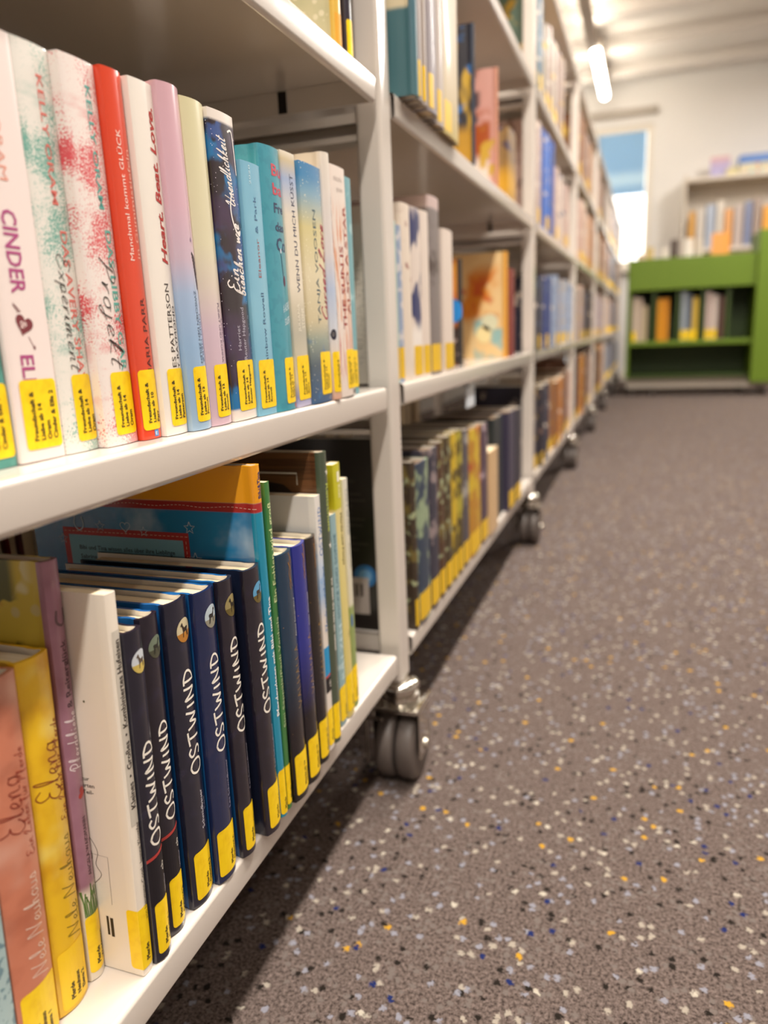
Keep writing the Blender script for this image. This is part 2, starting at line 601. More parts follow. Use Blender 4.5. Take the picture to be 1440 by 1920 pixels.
# joined-up handwriting (x height .42, ascender 1)
PEN = {
    'a': (.42, P('.34,.34 .2,.42 .06,.26 .08,.06 .2,0 .32,.14 .36,.4|.36,.4 .34,.1 .42,.02')), 'b': (.38, P('.04,.1 .16,.6 .2,1 .1,.8 .08,.1 .2,.0 .32,.2 .24,.4 .1,.28')), 'c': (.34, P('.3,.34 .18,.42 .05,.22 .12,.02 .34,.08')),
    'd': (.44, P('.34,.34 .2,.42 .06,.24 .1,.03 .24,.04 .36,.3|.44,1 .38,.5 .36,.08 .44,.02')), 'e': (.34, P('.02,.14 .2,.22 .28,.36 .18,.43 .06,.26 .1,.03 .34,.08')), 'f': (.3, P('.0,.1 .16,.5 .26,.96 .16,.96 .1,.4 .06,-.34|-.02,.4 .26,.44')),
    'g': (.42, P('.34,.36 .2,.42 .06,.24 .12,.03 .3,.14 .36,.4 .32,-.2 .18,-.36 .06,-.22 .42,.04')), 'h': (.42, P('.02,.1 .16,.6 .2,.98 .1,.7 .06,0 .16,.36 .28,.4 .3,.06 .42,.04')), 'i': (.22, P('.02,.08 .1,.42 .08,.06 .22,.04|.13,.62 .15,.66')), 'j': (.22, P('.1,.42 .08,-.1 -.02,-.36 -.1,-.2 .22,.04|.13,.62 .15,.66')),
    'k': (.4, P('.02,.1 .16,.6 .2,.98 .08,.5 .06,0|.3,.42 .08,.2 .2,.1 .4,.02')), 'l': (.24, P('.0,.08 .16,.6 .2,1 .1,.86 .06,.1 .12,.0 .24,.06')), 'm': (.62, P('.02,.38 .06,.3 .04,0 .14,.36 .24,.4 .24,0 .34,.36 .46,.4 .46,.06 .62,.04')), 'n': (.42, P('.02,.38 .06,.3 .04,0 .14,.34 .28,.42 .28,.06 .42,.04')),
    'o': (.38, P('.2,.42 .06,.3 .06,.08 .18,0 .3,.14 .26,.38 .18,.42 .38,.36')), 'p': (.4, P('.06,.42 .04,-.38|.05,.1 .14,.38 .28,.4 .32,.16 .2,.0 .06,.1 .4,.04')), 'r': (.3, P('.02,.4 .06,.3 .05,0 .14,.32 .28,.4')), 's': (.3, P('.02,.06 .16,.42 .24,.16 .12,0 .04,.06|.18,.03 .3,.06')),
    't': (.28, P('.16,.8 .08,.3 .1,.03 .26,.06|-.02,.5 .28,.54')), 'u': (.42, P('.04,.42 .04,.08 .16,0 .3,.14 .32,.42|.32,.42 .3,.08 .42,.03')), 'v': (.36, P('.02,.42 .12,0 .28,.42 .36,.38')), 'w': (.52, P('.02,.42 .08,.03 .22,.34 .3,.02 .44,.42 .52,.36')), 'x': (.36, P('.02,.42 .32,.0|.32,.42 .02,0')),
    'ü': (.42, P('.04,.42 .04,.08 .16,0 .3,.14 .32,.42|.32,.42 .3,.08 .42,.03|.1,.58 .11,.62|.26,.58 .27,.62')), 'ö': (.38, P('.2,.42 .06,.3 .06,.08 .18,0 .3,.14 .26,.38 .18,.42 .38,.36|.1,.58 .11,.62|.26,.58 .27,.62')), ' ': (.24, []),
    'E': (.62, P('.56,.84 .34,1 .16,.86 .24,.6 .4,.54 .2,.5 .06,.24 .2,.0 .42,.06 .6,.24')), 'L': (.6, P('.08,.6 .3,.98 .4,.9 .24,.5 .04,.06 .26,.06 .58,.0')), 'P': (.6, P('.26,.9 .2,.4 .1,0|.04,.7 .24,1 .54,.9 .5,.6 .22,.44')), 'N': (.76, P('.02,.0 .16,.5 .24,.98 .4,.5 .52,.04 .62,.5 .78,1')), 'U': (.7, P('.0,.7 .16,.98 .2,.6 .12,.16 .28,.0 .5,.3 .62,.98|.62,.98 .52,.2 .68,.0')),
    'C': (.56, P('.52,.8 .42,1 .2,.86 .04,.4 .16,.04 .36,.0 .56,.16')), 'H': (.7, P('.2,1 .1,0|.6,1 .46,0|.02,.4 .6,.56')), '&': (.6, P('.56,.0 .2,.6 .26,.94 .42,.84 .1,.3 .16,.03 .4,.06 .56,.4'))}


def smooth_line(pts, n=4):
    if len(pts) < 3:
        return pts
    out = []
    q = [pts[0]] + list(pts) + [pts[-1]]
    for i in range(1, len(q) - 2):
        p0, p1, p2, p3 = q[i - 1], q[i], q[i + 1], q[i + 2]
        for j in range(n):
            t = j / n
            out.append(tuple(.5 * (2 * b + (c - a) * t + (2 * a - 5 * b + 4 * c - d) * t * t + (3 * b - a - 3 * c + d) * t ** 3) for a, b, c, d in zip(p0, p1, p2, p3)))
    out.append(pts[-1])
    return out


def ribbon(pts, wd, V, F):
    n = len(pts)
    base = len(V)
    for i, (x, y) in enumerate(pts):
        a = pts[max(i - 1, 0)]
        b = pts[min(i + 1, n - 1)]
        dx, dy = b[0] - a[0], b[1] - a[1]
        l = math.hypot(dx, dy) or 1
        V.append((x - dy / l * wd, y + dx / l * wd))
        V.append((x + dy / l * wd, y - dx / l * wd))
    for i in range(n - 1):
        F.append((base + 2 * i, base + 2 * i + 1, base + 2 * i + 3, base + 2 * i + 2))


def stroke_mesh(s, font, wd=.05, slant=0.0, gap=.06):
    V, F = [], []
    x = 0
    for ch in s:
        adv, parts = font[ch]
        for pts in parts:
            pts = [(px + x + slant * py, py) for px, py in pts]
            ribbon(smooth_line(pts, 4) if len(pts) > 2 else pts, wd, V, F)
        x += adv + gap
    xs = [v[0] for v in V]
    return V, F, min(xs), max(xs), 1.0


def star(cx, cy, r, n=5, r2=.42, a0=90):
    return [(cx + (r if i % 2 == 0 else r * r2) * math.cos(math.radians(a0 + 180 * i / n)), cy + (r if i % 2 == 0 else r * r2) * math.sin(math.radians(a0 + 180 * i / n))) for i in range(2 * n)]


def disc(cx, cy, r, n=24, sy=1.0):
    return [(cx + r * math.cos(2 * math.pi * i / n), cy + r * sy * math.sin(2 * math.pi * i / n)) for i in range(n)]


def heart(cx, cy, r, rot=0):
    pts = []
    for i in range(24):
        t = 2 * math.pi * i / 24
        x = 16 * math.sin(t) ** 3 / 16 * r
        y = (13 * math.cos(t) - 5 * math.cos(2 * t) - 2 * math.cos(3 * t) - math.cos(4 * t)) / 16 * r
        c, s = math.cos(rot), math.sin(rot)
        pts.append((cx + x * c - y * s, cy + x * s + y * c))
    return pts


HORSE = [(-.62, -.7), (-.5, -.1), (-.6, .2), (-.45, .32), (.05, .25), (.25, .5), (.32, .78), (.42, .86), (.62, .6), (.55, .48), (.42, .5), (.36, .2), (.3, -.05), (.34, -.7), (.24, -.7), (.18, -.18), (-.3, -.15), (-.38, -.7), (-.46, -.7), (-.44, -.15), (-.54, -.7)]


# ------------------------------------------------------------------ books
class Book:
    """local frame: x towards the aisle, y along the shelf (0..T), z up; the spine faces +x"""

    def __init__(s, loc, T, W, h, kind, spine, side=None, lean=0.0, bulge=None, pages=None, label='', group=None, name='book', rz=0.0, cat='book', cut=False):
        s.T, s.W, s.h, s.kind = T, W, h, kind
        s.root = tag(empty(name, loc, rz), label, cat, group)
        a = math.atan2(lean, h)
        s.root.rotation_euler = (-a, 0, rz)
        if lean > 0:
            s.root.location.z += T * math.sin(abs(a))
        hard = kind == 'hard'
        b = bulge if bulge is not None else (min(.0022, T * .12) if hard else .0004)
        r = (.0013 if hard else .0007)
        r = min(r, T * .2)
        n = 8 if T > .009 else 4
        prof = [(-r, 0), (-r * .3, r * .3)]
        for i in range(n + 1):
            u = -1 + 2 * i / n
            prof.append((b * (1 - u * u), T / 2 + u * (T / 2 - r)))
        prof += [(-r * .3, T - r * .3), (-r, T)]
        s.prof = prof
        if hard:
            near = [(-W, 0), (-.5 * W, 0), (-.013, 0), (-.0095, .0009), (-.0065, .0009), (-.004, 0)]
        else:
            near = [(-W, 0), (-.5 * W, 0), (-.006, 0)]
        far = [(x, T - y) for x, y in reversed(near)]
        out = near + prof + far
        t = .0024 if hard else .0006
        t = min(t, T * .22)
        m = len(out)
        inn = []
        for i, (x, y) in enumerate(out):
            a0 = out[max(i - 1, 0)]
            a1 = out[min(i + 1, m - 1)]
            dx, dy = a1[0] - a0[0], a1[1] - a0[1]
            l = math.hypot(dx, dy)
            nx, ny = -dy / l, dx / l
            tt = t if hard else t
            inn.append((x + nx * tt, y + ny * tt))
        bm = bmesh.new()
        ring = {}
        for key, pts in (('o', out), ('i', inn)):
            for zz in (0, h):
                ring[key, zz] = [bm.verts.new((x, y, zz)) for x, y in pts]
        nn, nf = len(near), len(far)
        for i in range(m - 1):
            sp = nn - 1 <= i < m - nf
            mi = 0 if sp else 1
            f = bm.faces.new((ring['o', 0][i], ring['o', 0][i + 1], ring['o', h][i + 1], ring['o', h][i]))
            f.material_index = mi
            f = bm.faces.new((ring['i', 0][i + 1], ring['i', 0][i], ring['i', h][i], ring['i', h][i + 1]))
            f.material_index = 2
            for zz in (0, h):
                q = (ring['o', zz][i], ring['o', zz][i + 1], ring['i', zz][i + 1], ring['i', zz][i])
                f = bm.faces.new(q if zz == h else q[::-1])
                f.material_index = mi
        for i in (0, m - 1):
            q = (ring['o', 0][i], ring['o', h][i], ring['i', h][i], ring['i', 0][i])
            f = bm.faces.new(q if i == 0 else q[::-1])
            f.material_index = 1
        bmesh.ops.recalc_face_normals(bm, faces=bm.faces)
        side = side or spine
        s.cover = bm_obj('cover', bm, [spine, side, mat('#e8e0d2', .6)], s.root, smooth=True, auto=32)
        # page block
        e = .003 if hard else .0004
        gap = .0006 if hard else .0001
        bm = bmesh.new()
        pr = [(-W + (.004 if hard else .0006), t + gap), (-.012 if hard else -.004, t + gap + (.0012 if hard else 0)), (-.0035 if hard else -.0012, t + gap + (.001 if hard else 0)), (-.0035 if hard else -.0012, T - t - gap - (.001 if hard else 0)), (-.012 if hard else -.004, T - t - gap - (.0012 if hard else 0)), (-W + (.004 if hard else .0006), T - t - gap)]
        lo = [bm.verts.new((x, y, e)) for x, y in pr]
        hi = [bm.verts.new((x, y, h - e)) for x, y in pr]
        for i in range(6):
            bm.faces.new((lo[i], lo[(i + 1) % 6], hi[(i + 1) % 6], hi[i]))
        bm.faces.new(lo[::-1])
        bm.faces.new(hi)
        bmesh.ops.recalc_face_normals(bm, faces=bm.faces)
        bm_obj('pages', bm, pages or PAGES, s.root)

    def xof(s, y):
        p = s.prof
        for i in range(len(p) - 1):
            if p[i][1] <= y <= p[i + 1][1] + 1e-9:
                d = p[i + 1][1] - p[i][1]
                return p[i][0] + (p[i + 1][0] - p[i][0]) * ((y - p[i][1]) / d if d > 1e-9 else 0)
        return p[0][0] if y < 0 else p[-1][0]

    def pt(s, y, z, e):
        """y along the spine; below 0 it goes round onto the near board, above T onto the far one"""
        if y < 0:
            return (s.prof[0][0] + y, -e, z)
        if y > s.T:
            return (s.prof[-1][0] - (y - s.T), s.T + e, z)
        return (s.xof(y) + e, y, z)

    def decal(s, name, items, e=.00012, parent=None):
        """items: [(V, F, material)] in (y, z) metres, wrapped onto the spine"""
        bm = bmesh.new()
        mats = []
        for V, F, m in items:
            if m not in mats:
                mats.append(m)
            mi = mats.index(m)
            vs_ = [bm.verts.new((v[0], v[1], 0)) for v in V]
            for f in F:
                if len(set(f)) < 3:
                    continue
                try:
                    ff = bm.faces.new([vs_[i] for i in f])
                    ff.material_index = mi
                except ValueError:
                    pass
        ys = [v.co.x for v in bm.verts]
        if not ys:
            bm.free()
            return None
        lo, hi = min(ys), max(ys)
        for _, k in s.prof:
            if lo + 1e-5 < k < hi - 1e-5:
                bmesh.ops.bisect_plane(bm, geom=bm.verts[:] + bm.edges[:] + bm.faces[:], plane_co=(k, 0, 0), plane_no=(1, 0, 0), dist=1e-7)
        for v in bm.verts:
            v.co = s.pt(v.co.x, v.co.y, e)
        bm.normal_update()
        for f in bm.faces:      # face outwards
            c = f.calc_center_median()
            n = f.normal
            o = Vector((1, 0, 0)) if c.x > s.prof[0][0] + 1e-4 else Vector((0, -1 if c.y < s.T / 2 else 1, 0))
            if n.dot(o) < 0:
                f.normal_flip()
        me = bpy.data.meshes.new(name)
        bm.to_mesh(me)
        bm.free()
        return link(name, me, mats, parent or s.root)

    def layout(s, src, mode, f, z0, z1, cap, tilt=0):
        """place a line of lettering: mode u reads upwards, d downwards, h across"""
        V, F, xa, xb, ch = src
        L = abs(z1 - z0)
        k = L / (xb - xa)
        q = cap / ch
        yc = f * s.T
        out = []
        for x, y in V:
            a = (x - xa) * k
            b = (y - ch / 2) * q
            if mode == 'u':
                out.append((yc - b + tilt * a, z0 + a))
            elif mode == 'd':
                out.append((yc + b + tilt * a, z0 - a))
            else:
                out.append((yc + a, z0 + b + tilt * a))
        return out, F

    def text(s, st, mode, f, z0, z1, cap, col, name='title_lettering', bold=0.0, shear=0.0, font=None, wd=.05, slant=0.0, e=.00012, parent=None, tilt=0):
        src = stroke_mesh(st, font, wd, slant) if font else text_mesh(st, bold, shear)
        V, F = s.layout(src, mode, f, z0, z1, cap, tilt)
        return s.decal(name, [(V, F, ink(col))], e, parent)

    def shape(s, name, polys, e=.00016, parent=None):
        return s.decal(name, [(p, [tuple(range(len(p)))], m if not isinstance(m, str) else ink(m)) for p, m in polys], e, parent)

    def sticker(s, f0, f1, z0, z1, lines, size=.0024, lf=None, lz=None, rad=.0022, m=None):
        y0, y1 = f0 * s.T, f1 * s.T
        pts = []
        for cx, cy, a0 in ((y1 - rad, z0 + rad, -90), (y1 - rad, z1 - rad, 0), (y0 + rad, z1 - rad, 90), (y0 + rad, z0 + rad, 180)):
            for i in range(5):
                a = math.radians(a0 + 22.5 * i)
                pts.append((cx + rad * math.cos(a), cy + rad * math.sin(a)))
        o = s.shape('spine_label', [(pts, m or YELLOW)], .0002)
        if lines:
            items = []
            for i, st in enumerate(lines):
                if not st:
                    continue
                src = text_mesh(st, .022)
                q = size * 1.12 / .727
                y = (lf if lf is not None else y0 + .006) + i * size * 1.62
                if y > y1 - .0002:
                    break
                zz = (lz if lz is not None else z0 + .004)
                ln = (src[3] - src[2]) * q * .96
                V, F = s.layout(src, 'u', y / s.T, zz, zz + min(ln, (z1 - z0) - .004), size * 1.08)
                V = [(min(v[0], y1), v[1]) for v in V]
                items.append((V, F, BLACK))
            s.decal('label_lettering', items, .00034, o)
        return o


GU = 'paperbacks and hardbacks on the middle shelf'
GL_ = 'horse books on the bottom shelf'
ZU, ZL = SH[2] + .0003, SH[1] + .0003
WHT = mat('#efe2d8', .3, coat=.5)
FA = 'Freundschaft &'


def W_(h, q=.66):
    return h * q


def spatter(base, c, amt=.75, th=.6, zr=(0, .2), key=None):
    return mat(base, .3, coat=.5, layers=[
        dict(t='noise', s=1500, low=42, amt=amt * 1.3, th=th - .03, soft=.02, c=c, z=(zr[0], zr[1], .012), sc=(.6, 1, .8), rot=(.5, 0, 0)),
        dict(t='noise', s=60, th=.64, soft=.10, d=5, c=c, k=.42, z=(zr[0] + .02, zr[1] - .02, .03), sc=(1, .7, 1.6), rot=(.6, 0, 0)),
        dict(t='noise', s=1300, th=.70, soft=.02, c=c, k=.7)], key=key)


# ---- middle shelf, bay in front -------------------------------------------------
def U(y0, y1, X, h, kind, spine, label, lean=0.0, side=None, **kw):
    return Book((X, y0 + .0002, ZU), y1 - y0 - .0004, W_(h), h, kind, spine, side=side, lean=lean, label=label, group=GU, **kw)


b = U(.2375, .2692, -.026, .195, 'paper', mat('#4f9a8e', .3, coat=.5, layers=[dict(t='noise', s=60, c='#3f8478', th=.55, soft=.1)]), 'thick teal green paperback at the left end of the middle shelf', 0)
b.sticker(.2, .985, .0045, .038, [FA, 'Liebe ab 14', 'Oram', 'Cinder & Ella 1'], .0026, lf=.0125)
b = U(.2697, .2988, -.0246, .1894, 'paper', mat('#f0dfd8', .3, coat=.5), 'white paperback with purple capitals and a heart, second along the middle shelf', .0016)
b.text('KELLY ORAM', 'd', .46, .182, .126, .0048, '#e59b86', 'author_lettering')
b.text('CINDER', 'd', .45, .1138, .0773, .0088, '#b0487f', bold=.018)
b.text('ELLA', 'd', .42, .0497, .0265, .0082, '#b0487f', bold=.018)
b.shape('heart_mark', [(heart(.0128, .0635, .0052, -.35), '#7a2f36')])
b.text('&', 'd', .44, .0652, .0615, .0042, '#e8cfc8', 'ampersand', e=.0002)
V, F = [], []
ribbon([(.0085, .0725), (.0118, .0692)], .0002, V, F)
ribbon([(.0145, .0580), (.0175, .0525)], .0002, V, F)
for t in (0, .0013, .0026):
    ribbon([(.0078 + t * .7, .0718 - t), (.0082 + t * .7, .0733 - t)], .0002, V, F)
    ribbon([(.0078 + t * .7, .0718 - t), (.0092 + t * .7, .0722 - t)], .0002, V, F)
ribbon([(.0164, .0532), (.0177, .0522)], .0002, V, F)
ribbon([(.0178, .0540), (.0177, .0522)], .0002, V, F)
b.decal('arrow_mark', [(V, F, ink('#7a3a40'))])
b.sticker(.16, .96, .0055, .0383, [FA, 'Liebe ab 14', 'Oram', 'Cinder & Ella 2'], .0026, lf=.0108)
b = U(.2990, .3229, -.0242, .1894, 'paper', spatter('#ece6dc', '#6fae9e', key='green_spatter'), 'white paperback spattered with green paint on its spine', -.0004, bulge=.0009)
b.text('KELLY ORAM', 'd', .62, .1765, .1197, .0042, '#e2766b', 'author_lettering', bold=.01)
b.text('DAS AVERY SHAW', 'd', .74, .108, .0300, .0050, '#e2766b', bold=.01)
b.text('Experiment', 'd', .60, .097, .0400, .0085, '#2b2420', 'script_lettering', font=PEN, wd=.020, slant=.2, e=.0002)
b.sticker(.37, .985, .0053, .039, [FA, 'Liebe ab 14', 'Oram'], .0025, lf=.0135)
b = U(.3231, .3490, -.0187, .1892, 'paper', spatter('#efe2da', '#d9545a', key='red_spatter'), 'wide white paperback spattered with red paint on its spine', -.0012, bulge=.0009)
b.text('KELLY ORAM', 'd', .70, .178, .1207, .0042, '#5aa79c', 'author_lettering', bold=.01)
b.text('DAS LIBBY GARRETT', 'd', .80, .1106, .0150, .0050, '#5fb3a4', bold=.01)
b.text('Projekt', 'd', .62, .097, .0400, .0115, '#2b2420', 'script_lettering', font=PEN, wd=.018, slant=.2, e=.0002)
b.sticker(.30, .97, .0052, .0386, [FA, 'Liebe ab 14', 'Oram', 'Science-Squad 2'], .0025, lf=.0128)
b = U(.3492, .3660, -.0148, .1898, 'hard', mat('#dc4322', .28, coat=.5), 'narrow bright red book with thin white lettering', -.0018, bulge=.0009)
b.text('Manchmal kommt GLÜCK', 'u', .42, .0965, .1613, .0034, '#f6d9cc')
b.text('in Gummistiefeln', 'u', .80, .0978, .1526, .0030, '#f0b7a4', 'subtitle_lettering')
b.text('MARIA PARR', 'u', .66, .0342, .0772, .0040, '#4a1a10', 'author_lettering')
b.shape('publisher_mark', [([(.0085, .0012), (.0125, .0012), (.0125, .0048), (.0085, .0048)], '#3f8ccb')])
b.text('E', 'h', .56, .0030, .0050, .0020, '#f4f4f4', 'publisher_letter', e=.0003)
b.sticker(.04, .99, .0052, .0386, [FA, 'Liebe ab 10', 'Parr'], .0025, lf=.0058)
b = U(.3662, .3880, -.0118, .1892, 'paper', mat('#f0e6da', .3, coat=.5), 'white paperback with a slanted dark red title', -.0013, bulge=.0010)
b.text('Heart. Beat. Love.', 'u', .70, .0961, .1773, .0056, '#b5352f', bold=.028, shear=.2)
b.text('JAMES PATTERSON', 'u', .62, .0260, .0855, .0042, '#3d332d', 'author_lettering')
b.text('EMILY RAYMOND', 'u', .84, .0260, .0733, .0026, '#4a3f38', 'author_lettering')
b.sticker(.24, .99, .005, .038, [FA, 'Liebe ab 14', 'Patterson'], .0025, lf=.0095)
b = U(.3882, .4098, -.0084, .1923, 'hard', mat('#bb9999', .26, coat=.55, zgrad=[(0, '#9db8cf'), (.05, '#93b3d4'), (.08, '#a3b8d6'), (.1, '#cbb3c2'), (.13, '#d7aebb'), (.1923, '#d6a9b2')]), 'pink book fading to pale blue with a dark feather on its spine', -.003)
b.text('ZWISCHEN DEN ZEILEN', 'd', .66, .0821, .0400, .0028, '#56647c')
b.text('MEIN HERZ', 'd', .84, .0688, .0401, .0024, '#56647c', 'subtitle_lettering')
V, F = [], []
ribbon(smooth_line([(.0172 + .0007 * (-1) ** i, .172 - .00085 * i) for i in range(76)], 3), .00012, V, F)
b.decal('faint_script', [(V, F, ink('#a98aa6'))])
V, F = [], []
for i in range(9):
    t = i / 8
    ribbon([(.0145 + .004 * t, .1035 - .0145 * t), (.0200 + .0006 * math.sin(i * 2), .1000 - .017 * t)], .0009, V, F)
b.decal('feather_mark', [(V, F, ink('#3a2630')), (disc(.0155, .1110, .0010, 10, 1.3), [tuple(range(10))], ink('#8c6e8c'))])
b.sticker(.2, .97, .005, .038, [FA, 'Liebe ab 12', 'Picoult'], .0025, lf=.0078)
b = U(.4100, .4356, -.0088, .1904, 'hard', mat('#ccffbb', .3, coat=.5, zgrad=[(0, '#cdb0bb'), (.06, '#d0b6c2'), (.085, '#d8c9bb'), (.11, '#dcd3b2'), (.1904, '#d9d0a6')]), 'cream book fading to lilac at its foot', -.0028)
b.text('PUNKT UND KOMMA', 'd', .70, .0756, .0391, .0028, '#7c6a80')
b.text('LEBEN', 'd', .86, .0660, .0520, .0022, '#8c7a8c', 'subtitle_lettering')
V, F = [], []
ribbon(smooth_line([(.0205 + .0007 * (-1) ** i, .165 - .00085 * i) for i in range(78)], 3), .00012, V, F)
b.decal('faint_script', [(V, F, ink('#b3a878'))])
b.sticker(.24, .96, .005, .038, [FA, 'Liebe ab 12', 'Picoult'], .0025, lf=.0100)
b = U(.4358, .4668, -.0071, .1905, 'paper', mat('#24151e', .28, coat=.55, layers=[
    dict(t='noise', s=34, th=.56, soft=.05, c='#116ea6', off=(0, .02, .0), d=3), dict(t='noise', s=48, th=.60, soft=.05, c='#34508c', off=(.3, .1, .2), d=3),
    dict(t='noise', s=26, th=.58, soft=.12, c='#3f2848', off=(.7, .5, .2)), dict(t='dots', s=520, r=.16, p=.16, c='#e6dcea'),
    dict(t='noise', s=300, th=.0, soft=.01, c='#e9ddd2', z=(.1845, .2, .0012)), dict(t='noise', s=300, th=.0, soft=.01, c='#e9ddd2', z=(-.02, .0075, .0012))]),
      'dark purple and blue starry book with white script lettering', -.0023, side=mat('#e9dccf', .35), bulge=.0012)
b.text('Unendlichkeit', 'u', .56, .1364, .1762, .0118, '#f3e9e2', font=PEN, wd=.05, slant=.25, tilt=-.18)
b.text('Ein', 'u', .40, .0830, .0980, .0140, '#f3e9e2', font=PEN, wd=.045, slant=.2)
b.text('bisschen wie', 'u', .70, .0807, .1260, .0125, '#f3e9e2', font=PEN, wd=.055, slant=.2, tilt=-.05)
V, F = [], []
ribbon(smooth_line([(.0200, .1800), (.0255, .1810), (.0275, .1700), (.0285, .1560)], 5), .0006, V, F)
ribbon(smooth_line([(.0190, .1450), (.0160, .1340), (.0190, .1240), (.0250, .1190), (.0270, .1220)], 5), .0007, V, F)
b.decal('swash_lettering', [(V, F, ink('#f3e9e2'))], .0002)
b.text('Harriet', 'u', .41, .0459, .0620, .0040, '#b9b3c0', 'author_lettering')
b.text('Reuter Hapgood', 'u', .63, .0395, .0733, .0044, '#b9b3c0', 'author_lettering')
b.sticker(.22, .985, .0062, .0392, [FA, 'Liebe ab 14', 'Reuter Hapgood'], .0026, lf=.0138)
b = U(.4670, .4935, -.0052, .1668, 'paper', mat('#84bcd2', .3, coat=.5, layers=[dict(t='noise', s=20, th=.5, soft=.2, c='#76b0ca')]), 'short light blue paperback between the starry book and a taller teal one', -.0007, bulge=.0010)
b.text('Eleanor', 'u', .52, .0939, .1190, .0040, '#a06468', font=None)
b.text('& Park', 'u', .52, .1225, .1463, .0040, '#3f6a92')
b.text('Rainbow Rowell', 'u', .56, .0329, .0837, .0042, '#3a5f82', 'author_lettering')
b.text('2020', 'u', .36, .153, .165, .0022, '#c9e2ea', 'small_lettering')
b.sticker(.1, .99, .005, .0385, [FA, 'Liebe ab 14', 'Rowell'], .0025, lf=.0085)
b = U(.4937, .5262, -.0050, .1822, 'hard', mat('#3f97a8', .28, coat=.55, layers=[dict(t='noise', s=120, th=.56, soft=.03, c='#3a90a2', d=3)]), 'thick teal hardback with words in red and navy across its spine', -.0016, bulge=.0024)
for st, z, cp, ln, col in (('Bu', .1675, .0078, .0170, '#c43a4c'), ('ba', .1550, .0078, .0160, '#c43a4c'), ('Fre', .1425, .0066, .0165, '#2c3358'), ('das', .1300, .0062, .0150, '#2c3358'), ('Co', .1180, .0094, .0165, '#2c3358')):
    b.text(st, 'h', .40, z, z + ln, cp, col, bold=.02)
b.shape('guitar_mark', [(disc(.0215, .0930, .0020, 14, 1.9), '#5a2440'), ([(.0196, .0965), (.0206, .0965), (.0190, .1120), (.0182, .1120)], '#2f3a50'), (disc(.0185, .1135, .0011, 8, 1.6), '#d8dfe6')])
b.text('A. AUDHILD', 'h', .50, .0735, .087, .0058, '#dfe8ea', 'author_lettering', tilt=.25)
b.text('SOLBERG', 'h', .54, .0640, .0745, .0050, '#dfe8ea', 'author_lettering', tilt=.25)
b.shape('red_dot', [(disc(.029, .0025, .0018, 12), '#c8543e')])
b.sticker(.38, .985, .005, .0385, [FA, 'Liebe ab 12', 'Solberg'], .0025, lf=.0190)
b = U(.5264, .5507, -.0034, .1836, 'paper', mat('#e2d8c6', .3, coat=.5, zgrad=[(0, '#c9c2d8'), (.008, '#8c92c4'), (.02, '#d9cdb0'), (.055, '#b9b3a0'), (.075, '#cfc4ab'), (.09, '#e6dac4'), (.14, '#e2d6c2'), (.165, '#9fb0cf'), (.178, '#cbb892'), (.1836, '#e8dcc8')]), 'cream paperback with dark blue capitals reading up its spine', -.0045)
b.text('WENN DU MICH KÜSST', 'u', .60, .0857, .1690, .0056, '#39405c')
b.text('JULIANA', 'u', .44, .0568, .0774, .0040, '#efe8d6', 'author_lettering')
b.text('STONE', 'u', .74, .0592, .0744, .0050, '#efe8d6', 'author_lettering')
b.sticker(.08, .98, .0052, .0388, [FA, 'Liebe ab 14', 'Stone'], .0025, lf=.0105)
b = U(.5509, .5910, -.0021, .1817, 'paper', mat('#cdbf9a', .28, coat=.55, zgrad=[(0, '#3c5f86'), (.03, '#4a5a66'), (.05, '#8f9a8c'), (.065, '#cfc09a'), (.10, '#e0d2ae'), (.135, '#d6c88e'), (.16, '#7fa6bb'), (.172, '#3f86b5'), (.1817, '#3c80b2')],
    layers=[dict(t='dots', s=420, r=.2, p=.22, c='#f4ecd0'), dict(t='noise', s=70, th=.62, soft=.06, c='#41719c', z=(.0, .05, .01), d=4)]), 'thick blue and gold shimmering paperback with a red script title', -.001, side=mat('#2f6f9f', .3, coat=.5), bulge=.001)
b.text('TANJA VOOSEN', 'u', .50, .0627, .1491, .0058, '#3d5a66', 'author_lettering')
b.text('Cursed Love', 'u', .80, .0661, .1400, .0130, '#a8324a', font=PEN, wd=.05, slant=.25)
b.sticker(.42, .985, .0062, .0405, [FA, 'Liebe ab 14', 'Voosen'], .0027, lf=.0225)
b = U(.5912, .6080, -.0006, .1952, 'hard', mat('#e4d8ca', .3, coat=.5, zgrad=[(0, '#d9a48a'), (.012, '#e0c2ac'), (.04, '#e4d6c8'), (.06, '#cfd2da'), (.09, '#b7c4dc'), (.12, '#dcd4d2'), (.1952, '#e6dacb')]), 'tall white hardback with its pale cover showing above shorter books', -.0018, side=mat('#d9cbb8', .4, coat=.3))
V, F = [], []
for i, z in enumerate((.06, .0685, .080, .0885, .0985, .107, .119, .128, .1385, .148, .157)):
    ribbon([(.0128, z), (.0128, z + (.0062 if i % 3 else .0045))], .0010, V, F)
b.decal('title_lettering', [(V, F, ink('#31375c')), (disc(.0035, .0540, .0034, 14, 1.3), [tuple(range(14))], ink('#2b2a3c')), (disc(.0030, .0545, .0018, 12, 1.3), [tuple(range(12))], ink('#e6dcd0'))])
b.sticker(.04, .97, .0062, .040, [FA, 'Liebe ab 14'], .0026, lf=.0070)
b = U(.6085, .6425, -.0008, .1894, 'paper', mat('#e9d9cd', .3, coat=.5, layers=[dict(t='noise', s=240, sc=(.3, 1.4, .12), rot=(.35, 0, 0), th=.55, soft=.05, c='#d98a5c', z=(.03, .15, .02), d=3), dict(t='noise', s=260, sc=(.3, 1.4, .12), rot=(-.5, 0, 0), th=.6, soft=.04, c='#c4605a', z=(.015, .06, .015), d=3)]), 'cream paperback scribbled with orange strokes and red capitals', -.0035, bulge=.0009)
b.text('THE SUN IS', 'u', .44, .0580, .1265, .0078, '#9c3a34', bold=.02)
